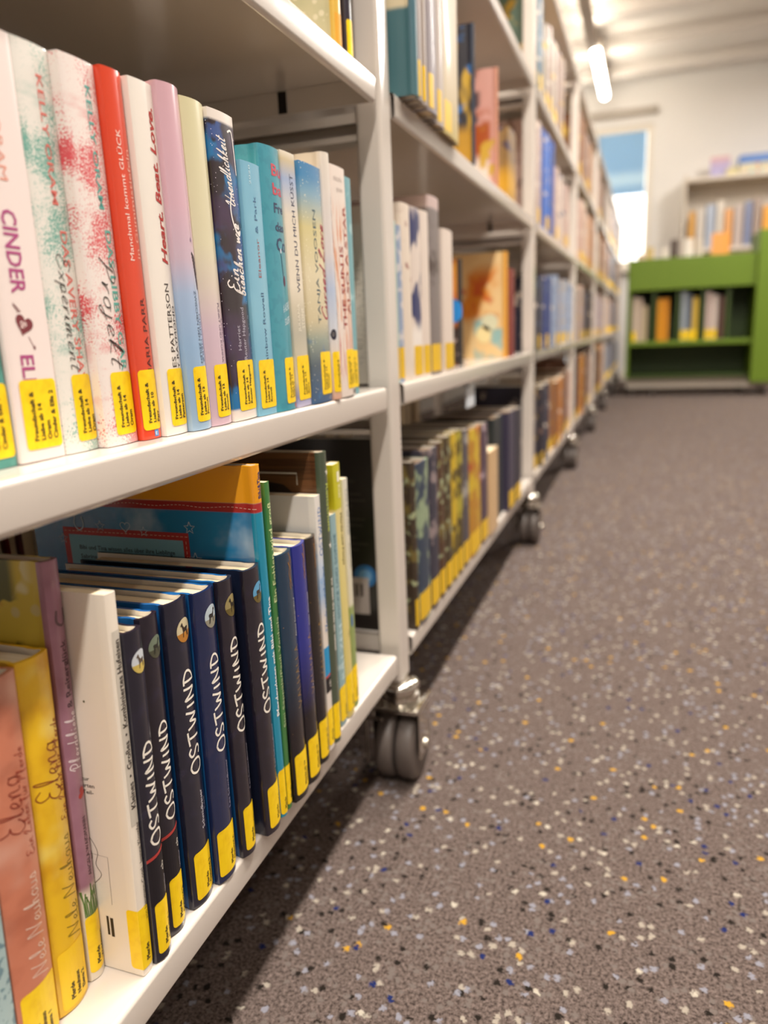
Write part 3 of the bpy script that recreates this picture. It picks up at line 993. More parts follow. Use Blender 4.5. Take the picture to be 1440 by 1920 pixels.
b.text('ALSO A STAR', 'u', .78, .0700, .1602, .0078, '#a1493a', bold=.02)
b.text('nicola', 'h', .22, .1800, .197, .0046, '#b3a59c', 'author_lettering')
b.text('yoon', 'h', .34, .1720, .186, .0046, '#b3a59c', 'author_lettering')
b.sticker(.40, .97, .0065, .0405, [FA, 'Liebe ab 14', 'Yoon'], .0027, lf=.0185)
b.shape('barcode_mark', [([(.026 + i * .0016, .0015), (.0268 + i * .0016, .0015), (.0268 + i * .0016, .0055), (.026 + i * .0016, .0055)], '#3a302c') for i in range(4)])
b = U(.6430, .6590, -.004, .1865, 'paper', mat('#6fa5ad', .35, coat=.4, layers=[dict(t='noise', s=40, th=.6, soft=.02, c='#9fc6c8')]), 'thin teal paperback at the right end of the filled middle shelf', .002)
b.sticker(.05, .95, .0062, .0395, [FA, 'Liebe ab 14'], .0026, lf=.005)


# ---- bottom shelf, bay in front ----------------------------------------------------
def Lb(y0, y1, X, h, kind, spine, label, lean=0.0, side=None, q=.66, **kw):
    return Book((X, y0 + .0002, ZL), y1 - y0 - .0004, W_(h, q), h, kind, spine, side=side, lean=lean, label=label, group=GL_, **kw)


b = Lb(.1985, .2165, -.028, .190, 'paper', mat('#a9c1c2', .45, layers=[dict(t='noise', s=200, th=.58, soft=.04, c='#6d8c96')]), 'pale blue mottled book at the left end of the bottom shelf', .008)
b = Lb(.2170, .2418, -.0277, .2002, 'hard', mat('#cf7f62', .35, coat=.45, layers=[dict(t='noise', s=45, sc=(1, .6, 1), th=.55, soft=.12, c='#b8694e', d=3), dict(t='noise', s=30, th=.6, soft=.15, c='#d9a08a')]), 'salmon pink hardback with dark red and white handwritten lettering', .0085, pages=PAGES_W)
b.text('Elena', 'u', .36, .1206, .1510, .0165, '#8a2f20', font=PEN, wd=.020, slant=.15)
b.text('Ein Leben für Pferde', 'u', .76, .1050, .1620, .0062, '#a8452f', 'subtitle_lettering', font=PEN, wd=.036, slant=.15)
b.text('Nele Neuhaus', 'u', .60, .0395, .0960, .0110, '#f0d8c6', 'author_lettering', font=PEN, wd=.022, slant=.15)
b.sticker(.08, 1.0, .0030, .0370, ['Pferde', 'Neuhaus', 'Elena 1'], .0026, lf=.0085)
b = Lb(.2440, .2663, -.0302, .1996, 'hard', mat('#f3c31c', .35, coat=.45, layers=[dict(t='noise', s=40, th=.56, soft=.12, c='#dfa60c', d=3), dict(t='noise', s=36, th=.62, soft=.12, c='#f8dc6a')]), 'bright yellow hardback with dark red and brown handwritten lettering', .0078, pages=PAGES_W)
b.text('Elena', 'u', .46, .1213, .1530, .0160, '#8c3316', font=PEN, wd=.020, slant=.15)
b.text('Ein Leben für Pferde', 'u', .84, .1060, .1630, .0060, '#a04c14', 'subtitle_lettering', font=PEN, wd=.036, slant=.15)
b.text('Nele Neuhaus', 'u', .68, .0388, .0980, .0105, '#8a7418', 'author_lettering', font=PEN, wd=.022, slant=.15)
b.sticker(.10, .99, .0020, .0365, ['Pferde', 'Neuhaus', 'Elena 2'], .0026, lf=.0085, m=mat('#ffd21a', .4))
floral = mat('#cdb53e', .4, coat=.35, layers=[dict(t='noise', s=20, th=.47, soft=.015, c='#5a5a28', x=(-.2, -.020, .004), d=3), dict(t='noise', s=30, th=.6, soft=.02, c='#d9cf9a', x=(-.2, -.010, .004), off=(.3, .2, .1)), dict(t='dots', s=75, r=.24, p=.5, c='#c8b878'), dict(t='dots', s=62, r=.17, p=.4, c='#b5521e'), dict(t='dots', s=62, r=.06, p=.4, c='#5a2a10'), dict(t='dots', s=48, r=.22, p=.08, c='#c8492c')])
b = Lb(.2688, .2804, -.0306, .2428, 'hard', mat('#a8788a', .32, coat=.5, layers=[dict(t='noise', s=60, th=.5, soft=.2, c='#9a6a7c'), dict(t='noise', s=420, th=.0, soft=.01, c='#e8dcc8', z=(-.01, .056, .004))]), 'tall mauve spined picture book with a flowery yellow and green cover', .0094, side=floral, q=.78)
b.text('Pferdeliebe', 'u', .58, .1265, .1600, .0086, '#ead9dc', font=PEN, wd=.038, slant=.15)
b.text('& Reiterglück', 'u', .58, .1625, .2000, .0044, '#4a2c38', 'title_lettering', bold=.012)
b.text('ANGELA WAIDMANN', 'u', .60, .0633, .0990, .0030, '#4d343c', 'author_lettering')
b.shape('heart_mark', [(heart(.0077, .1129, .0033, 1.2), '#b8403a')])
V, F = [], []
ribbon(smooth_line([(.0045, .2165), (.0040, .2105), (.0072, .2080), (.0104, .2105), (.0100, .2165)], 5), .0007, V, F)
b.decal('horseshoe_mark', [(V, F, ink('#6d5058'))])
V, F = [], []
for i in range(15):
    y = .0012 + i * .00082
    ribbon([(y, .0400), (y + R.uniform(-.0006, .0006), .0480), (y + R.uniform(-.0016, .0016), .0520 + R.uniform(0, .007))], .00034, V, F)
b.decal('grass_mark', [(V, F, ink('#5f7d3a'))])
b.sticker(.03, .99, .0045, .0400, ['Pferde', 'Waidmann'], .0027, lf=.0058)
b = Lb(.2806, .2896, -.0046, .2241, 'paper', mat('#efe3d2', .35, coat=.4), 'tall white book with a grey panel and black lettering on its spine', .0085, q=.62, side=mat('#ece0d0', .35, coat=.4))
b.shape('spine_panel', [([(.0022, .0920), (.0085, .0920), (.0085, .2035), (.0022, .2035)], '#c9c0b2')], .0001)
b.text('Kleines  •  Großes  •  Kombiniertes Hufeisen', 'u', .60, .1020, .1985, .0040, '#2a2220', bold=.014, e=.0002)
b.text('von Neumann-Cosel · Jeanne Kloepfer', 'u', .76, .0320, .0928, .0030, '#3a3028', 'author_lettering', e=.0002)
for q_ in [([(-.021, .0220), (-.0195, .0220), (-.0195, .0340), (-.021, .0340)], '#2a2018'), ([(-.0185, .0213), (-.0165, .0213), (-.0165, .0333), (-.0185, .0333)], '#2a2018'), (disc(-.0195, .164, .0007, 8), '#5a5a3a')]:
    b.shape('cover_mark', [q_])
V, F = [], []
ribbon(smooth_line([(-.031, .085), (-.026, .082), (-.022, .074), (-.024, .066), (-.021, .060), (-.026, .054)], 5), .00022, V, F)
ribbon(smooth_line([(-.031, .076), (-.027, .075), (-.026, .070), (-.029, .066)], 5), .00022, V, F)
ribbon([(-.016, .042), (-.0155, .072), (-.031, .0725)], .00012, V, F)
for st, z, ln in (('zur', .1185, .0055), ('erten', .1145, .0085), ('Teil-', .1105, .0075)):
    b.text(st, 'h', -.0275 / b.T, z, z + ln, .0024, '#4a3f38', 'cover_lettering', bold=.01)
b.decal('cover_drawing', [(V, F, ink('#7a6a60'))])
b.sticker(-.80, .98, .0040, .0415, ['Pferde', 'Neumann-Cosel'], .0027, lf=.0046)


def medallion(b, f, z, r, sky, land, hcol, flip=1):
    yc = f * b.T
    D = disc(yc, z, r, 28)
    low = [p for p in D if p[1] <= z - r * .18]
    low = [(yc - math.sqrt(max(0, r * r - (r * .18) ** 2)), z - r * .18)] + sorted(low, key=lambda p: math.atan2(p[1] - z, p[0] - yc) % (2 * math.pi)) + [(yc + math.sqrt(max(0, r * r - (r * .18) ** 2)), z - r * .18)]
    o = b.shape('medallion', [(D, sky), ], .00016)
    b.shape('medallion_ground', [(low, land)], .00022, o)
    b.shape('medallion_horse', [([(yc + flip * p[0] * r * .85, z + p[1] * r * .8) for p in HORSE][::flip], hcol)], .00030, o)


NAVY = '#1c2340'
OW = [
    (.2900, .3050, -.0026, .1995, .0074, '#1f1e2c', 'first dark navy horse book, standing right of the tall white book', ('#c9cdd2', '#c9b05a', '#5a4a3a'), .0716, .1351, True, 'Ostwind 1'),
    (.3090, .3254, -.0062, .2002, .0064, '#211c28', 'second dark navy horse book, with a dim green medallion', ('#6f7a66', '#4a4a38', '#2a2a22'), .0741, .1369, True, 'Ostwind 2'),
    (.3320, .3545, -.0048, .2007, .0040, '#1d1e2e', 'third and thickest dark navy horse book, with a golden field medallion', ('#cdbf9a', '#b5772a', '#2a1c14'), .0881, .1570, False, 'Ostwind 3'),
    (.3562, .3782, -.0011, .1990, .0042, '#1a264c', 'fourth and bluest horse book, with a pale sky medallion', ('#b9c6cc', '#8f8a78', '#2a2420'), .0901, .1575, False, 'Ostwind 4'),
    (.3840, .4012, .0015, .1994, -.0004, '#241f2a', 'fifth dark horse book, with a brown and gold medallion', ('#9a8a5a', '#6a5a2a', '#2a2014'), .0921, .1599, False, 'Ostwind 5'),
    (.4092, .4300, .0065, .1997, -.0018, '#221d28', 'sixth dark horse book, with a blue sky medallion, beside the turquoise one', ('#5f9fc6', '#6a5a2a', '#3a2c1c'), .0924, .1595, False, 'Ostwind 6')]
for i, (y0, y1, X, h, ln, c, lab, med, t0, t1, band, ow) in enumerate(OW):
    cov = mat(c, .26, coat=.5, bump=(150, .06, .0006), layers=[dict(t='noise', s=90, th=.62, soft=.1, c='#34304a', k=.35)])
    b = Lb(y0, y1, X, h, 'hard', cov, lab, ln, side=mat('#1f5f9a' if i in (1, 2, 3, 4) else '#1b1d2e', .25, coat=.5))
    f = .60
    b.text('OSTWIND', 'u', f, t0, t1, .0098 if i < 2 else .0112, '#f4ecde', font=BRUSH, wd=.060)
    medallion(b, .64, .1815, .0066 if i < 2 else .0074, *med, flip=1 if i % 2 else -1)
    if band:
        yb = .02 * b.T
        b.shape('red_band', [([(yb, .0640), (b.T, .0665), (b.T, .0685), (yb, .0660)], '#b03a34'), ([(yb, .036), (b.T, .036), (b.T, .0660), (yb, .0635)], '#17121a')], .00014)
        b.text('cb', 'u', .76, .0535, .0590, .0036, '#e6ddd0', 'publisher_lettering', e=.0002)
        b.text('Schmidbauer', 'u', .86, .0390, .0500, .0020, '#b9b3c0', 'author_lettering', e=.0002)
    elif i == 2:
        b.text('Schmidbauer', 'u', .68, .0490, .0757, .0036, '#cfc9d0', 'author_lettering')
        b.text('Lea', 'u', .86, .0600, .0680, .0028, '#8c8694', 'author_lettering')
    else:
        b.text('Lea Schmidbauer', 'u', .80, .0470, .0812, .0030, '#a9a3b0', 'author_lettering')
    b.sticker(.14 if i != 3 else .05, .99, .0040 if i else .0042, .0368, ['Pferde', ow], .0027, lf=b.T * (.62 if b.T > .019 else .58), m=YELLOW)

# big turquoise and orange picture book, its back cover showing
b = Lb(.4310, .4414, .0065, .2655, 'hard', mat('#1f8fae', .25, coat=.5, layers=[dict(t='noise', s=500, th=0, soft=.01, c='#b03030', z=(.2335, .2400, .0006)), dict(t='noise', s=500, th=0, soft=.01, c='#f0a020', z=(.2400, .3, .0006))]),
       'large orange and turquoise picture book with a red bordered text panel', -.002, q=.72,
       side=mat('#2484b4', .25, coat=.5, layers=[dict(t='noise', s=17, th=.60, soft=.10, c='#bcd2e0', d=4), dict(t='noise', s=12, th=.52, soft=.2, c='#1a5f94', d=3), dict(t='noise', s=500, th=0, soft=.01, c='#a82c28', z=(.2335, .2400, .0006)), dict(t='noise', s=500, th=0, soft=.01, c='#f2a31c', z=(.2400, .3, .0006))]))
b.text('Bibi&Tina', 'u', .5, .2430, .2610, .0042, '#2a3060', bold=.02)
b.text('Pferdewissen mit Bibi und Tina', 'u', .55, .0816, .1725, .0044, '#f2f2ee', 'subtitle_lettering', bold=.02)
pp = b.shape('text_panel', [([(-.1625, .10), (-.0535, .10), (-.0535, .2170), (-.1625, .2170)], '#b5302c')], .0002)
b.shape('panel_field', [([(-.1575, .10), (-.0585, .10), (-.0585, .2115), (-.1575, .2115)], '#7fb4c4')], .0003, pp)
V, F = [], []
for i in range(30):
    x = -.161 + i * .0036
    ribbon([(x, .2143), (x + .0022, .2143)], .0002, V, F)
    if i < 26:
        ribbon([(-.056, .211 - i * .0036), (-.056, .2088 - i * .0036)], .0002, V, F)
for i in range(60):
    x = -.19 + i * .0032
    ribbon([(x, .2368 + .0006 * math.sin(i * .5)), (x + .0020, .2368 + .0006 * math.sin((i + .6) * .5))], .00016, V, F)
tag(b.decal('stitching', [(V, F, ink('#e8c9b0'))], .0004), kind='stuff')
for st, z, x0, ln in (('Bibi und Tina wissen alles über ihre Lieblinge', .2005, -.1490, .083), ('Sabrina', .1935, -.1490, .0145), ('sie möch', .1865, -.1500, .0165)):
    src = text_mesh(st, .012)
    V = [(x0 + (x - src[2]) * ln / (src[3] - src[2]), z + y * .0046) for x, y in src[0]]
    b.decal('blurb_lettering', [(V, src[1], ink('#1f2a3c'))], .00042)
V, F = [], []
for cx, cz, r_ in ((-.128, .2190, .0042), (-.0905, .2165, .0038), (-.0520, .2210, .0045), (-.0495, .1980, .0052), (-.163, .208, .004)):
    q = star(cx, cz, r_)
    ribbon(q + [q[0]], .0003, V, F)
q = [(x, z) for x, z in heart(-.106, .2195, .0042)]
ribbon(q + [q[0]], .0003, V, F)
ribbon(smooth_line([(-.150, .2255), (-.151, .2190), (-.147, .2150), (-.143, .2190), (-.144, .2255)], 4), .0005, V, F)
tag(b.decal('star_marks', [(V, F, ink('#c4d3dc'))], .0004), kind='stuff')
b.sticker(.02, .98, .0020, .0385, ['', 'Pferde', 'Pferdewissen'], .0024, lf=.0010)
b = Lb(.4416, .4486, .0066, .2516, 'paper', mat('#3f7a3c', .35, coat=.4), 'thin green book tucked behind the orange and turquoise one', .002, q=.72)
b.text('Ein Fohlen wird groß', 'u', .5, .1647, .2370, .0044, '#cfd9a0', bold=.014)
b.text('Sini Säppälä/Pauli Vanhala', 'u', .5, .0671, .1535, .0034, '#c4d0a4', 'author_lettering')
b.sticker(.0, 1.0, .0040, .0363, ['', 'Pferde'], .0026, lf=.0010, rad=.001)
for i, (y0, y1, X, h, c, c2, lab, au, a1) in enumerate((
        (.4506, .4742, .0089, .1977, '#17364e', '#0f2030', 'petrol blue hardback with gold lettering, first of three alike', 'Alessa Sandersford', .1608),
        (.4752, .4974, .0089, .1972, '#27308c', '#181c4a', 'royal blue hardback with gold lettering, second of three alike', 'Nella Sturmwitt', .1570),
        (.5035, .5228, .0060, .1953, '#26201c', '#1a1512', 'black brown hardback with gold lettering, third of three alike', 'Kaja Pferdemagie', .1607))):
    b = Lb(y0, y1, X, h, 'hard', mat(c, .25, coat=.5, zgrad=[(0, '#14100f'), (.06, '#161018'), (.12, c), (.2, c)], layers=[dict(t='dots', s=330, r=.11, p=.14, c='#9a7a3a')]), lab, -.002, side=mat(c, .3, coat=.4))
    b.text('VALHALLA', 'u', .66, .0742, .1240, .0070, '#a07a3e', font=BRUSH, wd=.030)
    b.text(au, 'u', .78, .1300, a1, .0030, '#d9d2c2', 'author_lettering', shear=.2)
    V, F = [], []
    for q in ([(.0135, .1965), (.0160, .1930), (.0140, .1880), (.0165, .1830), (.0150, .1770), (.0170, .1700)], [(.0120, .1900), (.0140, .1860), (.0128, .1810), (.0142, .1750)], [(.0165, .1930), (.0182, .1890), (.0172, .1850)], [(.0150, .1770), (.0130, .1730), (.0140, .1690)]):
        ribbon(smooth_line([(p[0] * b.T / .0236, p[1]) for p in q], 4), .00035, V, F)
    b.decal('gold_horse_mark', [(V, F, ink('#9a6a30'))])
    b.sticker(.08, .99, .0046, .0385, ['Pferde ab 10', 'Schinko', 'Valhalla'], .0027, lf=b.T * .60)
b = Lb(.5260, .5368, .0048, .2238, 'paper', mat('#e6dcd2', .3, coat=.5, zgrad=[(0, '#e6dcd2'), (.118, '#e2d6ca'), (.14, '#9fb9d6'), (.165, '#c4d2e2'), (.185, '#e6e0d8'), (.2238, '#e8e2da')], layers=[dict(t='noise', s=90, th=.6, soft=.08, c='#7fa8d6', z=(.13, .18, .01))]), 'white book with blue brush lettering and a bright blue block low on its spine', 0, side=mat('#dcd6d0', .35, coat=.4), q=.72)
b.text('OSTWIND', 'u', .60, .1735, .2140, .0060, '#2c6cb0', font=BRUSH, wd=.05)
b.text('Pferde verstehen mit', 'u', .66, .1066, .1640, .0042, '#3472b0', 'subtitle_lettering', font=PEN, wd=.05)
b.shape('blue_block', [([(0.0002, .0600), (.0106, .0600), (.0106, .0940), (.0002, .0940)], '#1d8fc4'), ([(.0002, .0535), (.0106, .0535), (.0106, .0665), (.0002, .0665)], '#1a1418'), ([(.0002, .0665), (.0106, .0672), (.0106, .0690), (.0002, .0683)], '#b8402c')][:1])
b.shape('dark_block', [([(0.0002, .0535), (.0106, .0535), (.0106, .0665), (.0002, .0665)], '#1a1418')], .0002)
b.shape('red_band', [([(.0002, .0665), (.0106, .0672), (.0106, .0692), (.0002, .0685)], '#b8402c')], .0002)
b.text('cb', 'u', .70, .0565, .0630, .0040, '#efe6d8', 'publisher_lettering', e=.0003)
b.sticker(.0, 1.0, .0040, .0378, ['', 'Pferde'], .0026, lf=.0018)
b = Lb(.5372, .5520, .0048, .2563, 'hard', mat('#4a5442', .32, coat=.45), 'tall olive green book with a wood brown cover and lime lettering', .0026, q=.74,
       side=mat('#6a4326', .4, coat=.3, layers=[dict(t='noise', s=60, sc=(.25, 1, 5), th=.52, soft=.12, c='#4a2a16', d=4)]))
b.text('Reitschule', 'd', .60, .2304, .1900, .0052, '#b7c45a', bold=.016)
b.text('So sitzt du fest im Sattel', 'd', .62, .1499, .0850, .0044, '#efe9dc', 'subtitle_lettering', bold=.016)
for zz in (.2395, .1780):
    b.shape('star_mark', [(star(.009, zz, .0033), '#efe9dc')])
V, F = [], []
ribbon([(-.06, .2395), (-.0195, .2395), (-.0195, .2300)], .0006, V, F)
b.decal('cover_frame_line', [(V, F, ink('#d8d0c4'))], .0003)
b.shape('cover_horse', [([(-.062, .195), (-.058, .222), (-.045, .232), (-.032, .230), (-.022, .222), (-.018, .205), (-.02, .195)], '#2a1810')], .0002)
b.sticker(.03, 1.0, .0040, .0370, ['', 'Pferde'], .0026, lf=.0050)
b = Lb(.5665, .5808, -.0008, .1982, 'paper', mat('#8fb0b4', .35, coat=.4, layers=[dict(t='noise', s=60, th=.6, soft=.02, c='#b9d0d0', z=(.04, .06, .004))]), 'slim grey blue paperback with pale capitals, shorter than the lime one beside it', 0)
b.text('SOCKE UND SOPHIE', 'u', .48, .1025, .1807, .0052, '#3f6a78')
b.text('JULI ZEH', 'u', .62, .0420, .0960, .0078, '#cfe2e2', 'author_lettering')
b.sticker(.0, 1.0, .0040, .0376, ['', 'Pferde'], .0026, lf=.0060)
b = Lb(.5832, .5990, -.0004, .2400, 'paper', mat('#dccb7a', .32, coat=.45, zgrad=[(0, '#d9c470'), (.12, '#dfce80'), (.1995, '#e0d088'), (.2005, '#c6bf1c'), (.24, '#c9c222')]), 'lime topped pale yellow book leaning near the end of the bottom shelf', -.006, bulge=.0008)
b.text('Pferde und Ponys', 'd', .66, .1956, .1481, .0046, '#3a3018', bold=.016)
b.text('Kids', 'd', .62, .2210, .2095, .0046, '#efe9c8', 'small_lettering', bold=.01)
b.shape('white_box_mark', [([(.0060, .2240), (.0110, .2240), (.0110, .2330), (.0060, .2330)], '#efe9d0')])
b.shape('leaf_mark', [([(.0095, .0760), (.0112, .0820), (.0125, .0850), (.0122, .0800)], '#4a4420')])
b.sticker(.0, 1.0, .0055, .0424, ['', '', 'Pferde'], .0026, lf=.0020)
b = Lb(.6030, .6140, -.002, .2227, 'paper', mat('#d9d2b4', .35, coat=.4, zgrad=[(0, '#8fa05a'), (.10, '#93a35e'), (.104, '#d9d2b8'), (.2227, '#dcd6c4')]), 'pale slim book with a green foot, last on the front bottom shelf', -.001)
b.text('OSTWIND', 'd', .62, .2129, .1700, .0050, '#6a747c', font=BRUSH, wd=.05)
b.text('Zusammen', 'd', .66, .163, .138, .0030, '#7a7a70', 'subtitle_lettering', font=None, shear=.2)
b.shape('blue_mark', [(disc(.0030, .0880, .0022, 12, 3.0), '#3f6a9c')])
b.sticker(.0, 1.0, .0055, .0424, ['', 'Pferde', 'Schmidbauer'], .0024, lf=.0012)

# ---- top shelf, bay in front: only the feet of its last two books come into view
ZT = SH[3] + .0003
b = Book((-.016, .6720, ZT), .016, .15, .22, 'hard', mat('#d9b04a', .35, coat=.4), side=mat('#cfc39a', .35, coat=.4, layers=[dict(t='noise', s=14, th=.5, soft=.1, c='#b9b48a', d=2), dict(t='dots', s=140, r=.33, p=.6, c='#ddd2b0', sc=(1, .2, 1))]), label='yellow green mosaic patterned book standing on the top shelf in front', group='books on the top shelf')
b.shape('orange_label', [([(.001, .004), (.0155, .004), (.0155, .036), (.001, .036)], '#e0a030')])
b = Book((-.012, .6900, ZT), .014, .15, .215, 'hard', mat('#2a2430', .35, coat=.4, layers=[dict(t='noise', s=30, th=.6, soft=.05, c='#8a5a2a')]), label='dark patterned book at the end of the top shelf, against the mosaic one', group='books on the top shelf')
b.sticker(.05, .98, .004, .036, None)

# ------------------------------------------------------------------ books farther along the row
FARY = mat('#e0b414', .45)
ORD = 'first second third fourth fifth sixth seventh eighth ninth tenth eleventh twelfth thirteenth fourteenth fifteenth sixteenth seventeenth eighteenth nineteenth twentieth'.split()
ORD += ['%s after the twentieth' % o for o in ORD]
LEVEL = {1: 'bottom', 2: 'middle', 3: 'upper', 4: 'topmost'}
BAY = {1: 'front', 2: 'second', 3: 'third', 4: 'fourth', 5: 'fifth', 6: 'sixth', 7: 'seventh'}
COUNT = {}


def far_book(bay, lev, y0, y1, h, hexc, word, X=-.008, kind='hard', lab=True, side=None, pages=None, layers=None, q=.68, zg=None, lean=0.0, rough=.5):
    k = (bay, lev)
    COUNT[k] = COUNT.get(k, 0) + 1
    t = '%s book, %s on the %s shelf of the %s bay' % (word, ORD[COUNT[k] - 1], LEVEL[lev], BAY[bay])
    sm = mat(hexc, rough, coat=.1, layers=layers, zgrad=zg)
    b = Book((X, y0 + .0003, SH[lev] + .0003), y1 - y0 - .0006, min(h * q, .235), h, kind, sm, side=side, lean=lean, pages=pages, label=t, group='books on the %s shelf of the %s bay' % (LEVEL[lev], BAY[bay]))
    if lab:
        b.sticker(.06, .96 if bay > 2 or lev != 3 else .42, .004, .036 if bay > 2 else .038, None, m=FARY)
    return b


# second bay, middle shelf
tlk = lambda c, th=.58, s=40: [dict(t='noise', s=s, th=th, soft=.04, c=c, d=3)]
b = far_book(2, 2, .7880, .7980, .168, '#a9bfb4', 'thin blue green', side=mat('#ded2c2', .4, coat=.3, layers=[dict(t='noise', s=420, sc=(.25, 1, 2.5), th=.6, soft=.05, c='#8f8478', z=(.02, .13, .004))]))
far_book(2, 2, .7985, .8150, .165, '#8f9cb4', 'blue grey', layers=tlk('#c9c4c4', .55, 70))
far_book(2, 2, .8155, .8500, .190, '#d9c9b8', 'wide cream', lab=False, layers=[dict(t='noise', s=46, th=.62, soft=.03, c='#8a4a44', z=(.1, .17, .02))])
far_book(2, 2, .8505, .8900, .191, '#d6c6ba', 'cream book with a navy streak as', layers=[dict(t='noise', s=30, sc=(1, 1, .5), th=.54, soft=.03, c='#2f3360', z=(.05, .19, .01), off=(.1, .3, .0)), dict(t='band', z=(.025, .06, .01), c='#e6dcd2')]).root['label'] = 'cream book with a navy streak on its spine, fourth on the second bay middle shelf'
far_book(2, 2, .8905, .9260, .192, '#d9c9bc', 'cream and red', layers=[dict(t='noise', s=34, sc=(1, 1, .5), th=.60, soft=.03, c='#9c3a34', z=(.06, .18, .01))])
far_book(2, 2, .9265, .9770, .214, '#7b706c', 'tall grey brown', layers=[dict(t='noise', s=26, th=.55, soft=.06, c='#4a3a34', d=3), dict(t='band', z=(.2, .22, .002), c='#c2aaa4')])
far_book(2, 2, .9775, 1.030, .181, '#d9c9bc', 'broad pale cream', X=-.004)
# face-out books: cover towards the camera
pc = lambda base, ls: mat(base, .3, coat=.45, layers=ls)
PAGES_SHADE = mat('#6f5840', .85)  # tan paper, darkened in colour to stand in for shade under the shelf
b = far_book(2, 2, 1.170, 1.1860, .160, '#2a2420', 'dark picture cover', X=-.028, lab=False, side=pc('#d07a3c', [dict(t='noise', s=16, th=.52, soft=.1, c='#f0b040', z=(.09, .2, .02)), dict(t='band', z=(.0, .06, .006), c='#2c1f1c'), dict(t='noise', s=120, th=.6, soft=.06, c='#b9a49a', z=(.015, .05, .006))]))
b.shape('blue_mark', [(disc(-.012, .083, .017, 24, 1.1), '#1a84d0')], .0005)
b = far_book(2, 2, 1.452, 1.4780, .193, '#d9982c', 'bright orange and cream picture cover', X=-.008, lab=False, q=.6, side=pc('#e8c48a', [dict(t='noise', s=14, th=.5, soft=.06, c='#d9852a', z=(.06, .165, .02), x=(-.09, -.012, .012)), dict(t='noise', s=30, th=.55, soft=.06, c='#c85a28', z=(.09, .15, .02), x=(-.1, -.02, .01)), dict(t='noise', s=22, th=.46, soft=.06, c='#8fb5b0', z=(.0, .075, .01), x=(-.06, -.004, .006))]))
b.shape('pale_mark', [(disc(-.028, .066, .016, 24), '#d8d6b4'), (disc(-.040, .045, .014, 24, 1.2), '#efdca0')], .0005)
far_book(2, 2, 1.486, 1.545, .165, '#7a1d12', 'dark red', X=-.006, lab=False)
# second bay, upper shelf
far_book(2, 3, .800, .817, .25, '#3f686e', 'large teal', X=.016, lab=False, side=mat('#3f686e', .3, coat=.5, layers=[dict(t='band', z=(.092, .3, .004), c='#31587e'), dict(t='band', z=(.080, .098, .003), c='#d8c7a2')]), q=.66, zg=[(0, '#446a70'), (.1, '#3f6470'), (.26, '#31587e')])
for y0, y1, c, wd_ in ((.8175, .837, '#8a7d78', 'grey beige'), (.8375, .856, '#9a8c82', 'pale beige'), (.8600, .899, '#857a7c', 'dusky grey')):
    b = far_book(2, 3, y0, y1, .25, c, wd_, X=.014)
far_book(2, 3, .900, .918, .245, '#4a3a38', 'thin dark', X=.006, lab=False)
far_book(2, 3, .919, .954, .25, '#a8998e', 'pale cream', X=.008)
far_book(2, 3, .955, 1.035, .24, '#b5a48c', 'broad warm cream', X=.006, zg=[(0, '#b09a50'), (.05, '#b8a480'), (.24, '#bcae9e')])
b = far_book(2, 3, 1.158, 1.165, .185, '#2f3848', 'dark blue and yellow comic', X=.000, lab=False, q=.7, side=pc('#2a2a34', [dict(t='noise', s=20, sc=(1, 1, .6), rot=(0, .6, 0), th=.56, soft=.04, c='#c9a23a'), dict(t='noise', s=28, th=.6, soft=.04, c='#2f6fb0'), dict(t='band', z=(.0, .05, .01), c='#b98a2a')]))
b = far_book(2, 3, 1.338, 1.345, .180, '#c98a70', 'salmon pink comic', X=.000, lab=False, q=.6, side=pc('#d0988a', [dict(t='noise', s=26, th=.42, soft=.06, c='#a84e1c', z=(.035, .115, .012), x=(-.2, -.012, .004)), dict(t='noise', s=16, th=.56, soft=.04, c='#3a2a30', z=(.06, .18, .02), x=(-.2, -.03, .006)), dict(t='band', z=(-.01, .045, .012), c='#e6d6ca', x=(-.2, -.014, .006)), dict(t='noise', s=34, th=.5, soft=.05, c='#caa03a', z=(.0, .08, .02), x=(-.03, .01, .004))]))
b = far_book(2, 3, 1.46, 1.545, .12, '#8a6a3a', 'short brown and mustard', X=-.004, layers=[dict(t='band', z=(.0, .05, .02), c='#c9951a'), dict(t='noise', s=40, th=.55, soft=.05, c='#4a3a4a', z=(.06, .13, .01))], lab=False)
# second bay, bottom shelf
b = far_book(2, 1, .7880, .8000, .232, '#1d1a22', 'large black', X=-.022, lab=False, side=mat('#1a1413', .3, coat=.45))
p_ = b.shape('barcode_sticker', [([(-.075, .020), (-.030, .020), (-.030, .066), (-.075, .066)], '#b9aca4')], .0003)
b.shape('barcode_bars', [([(-.066 + i * .0062, .042), (-.0625 + i * .0062, .042), (-.0625 + i * .0062, .058), (-.066 + i * .0062, .058)], '#4a3f3a') for i in range(5)], .0005, p_)
D1, D2 = disc(-.034, .068, .0140, 28), disc(-.034, .068, .0085, 28)
b.shape('blue_ring', [(D1, '#2f6fa8'), ], .0002)
b.shape('blue_ring_centre', [(D2, '#6fa0c8')], .00025)
V, F = [], []
for i in range(12):
    ribbon([(-.085, .100 + i * .0075), (-.085 + .045 + .012 * math.sin(i * 1.7), .100 + i * .0075)], .0011, V, F)
b.decal('blurb_lettering', [(V, F, ink('#3c3430'))], .0003)
mix = [dict(t='noise', s=38, th=.55, soft=.04, c='#6a5a2a', d=3), dict(t='noise', s=60, th=.6, soft=.04, c='#9aa07a')]
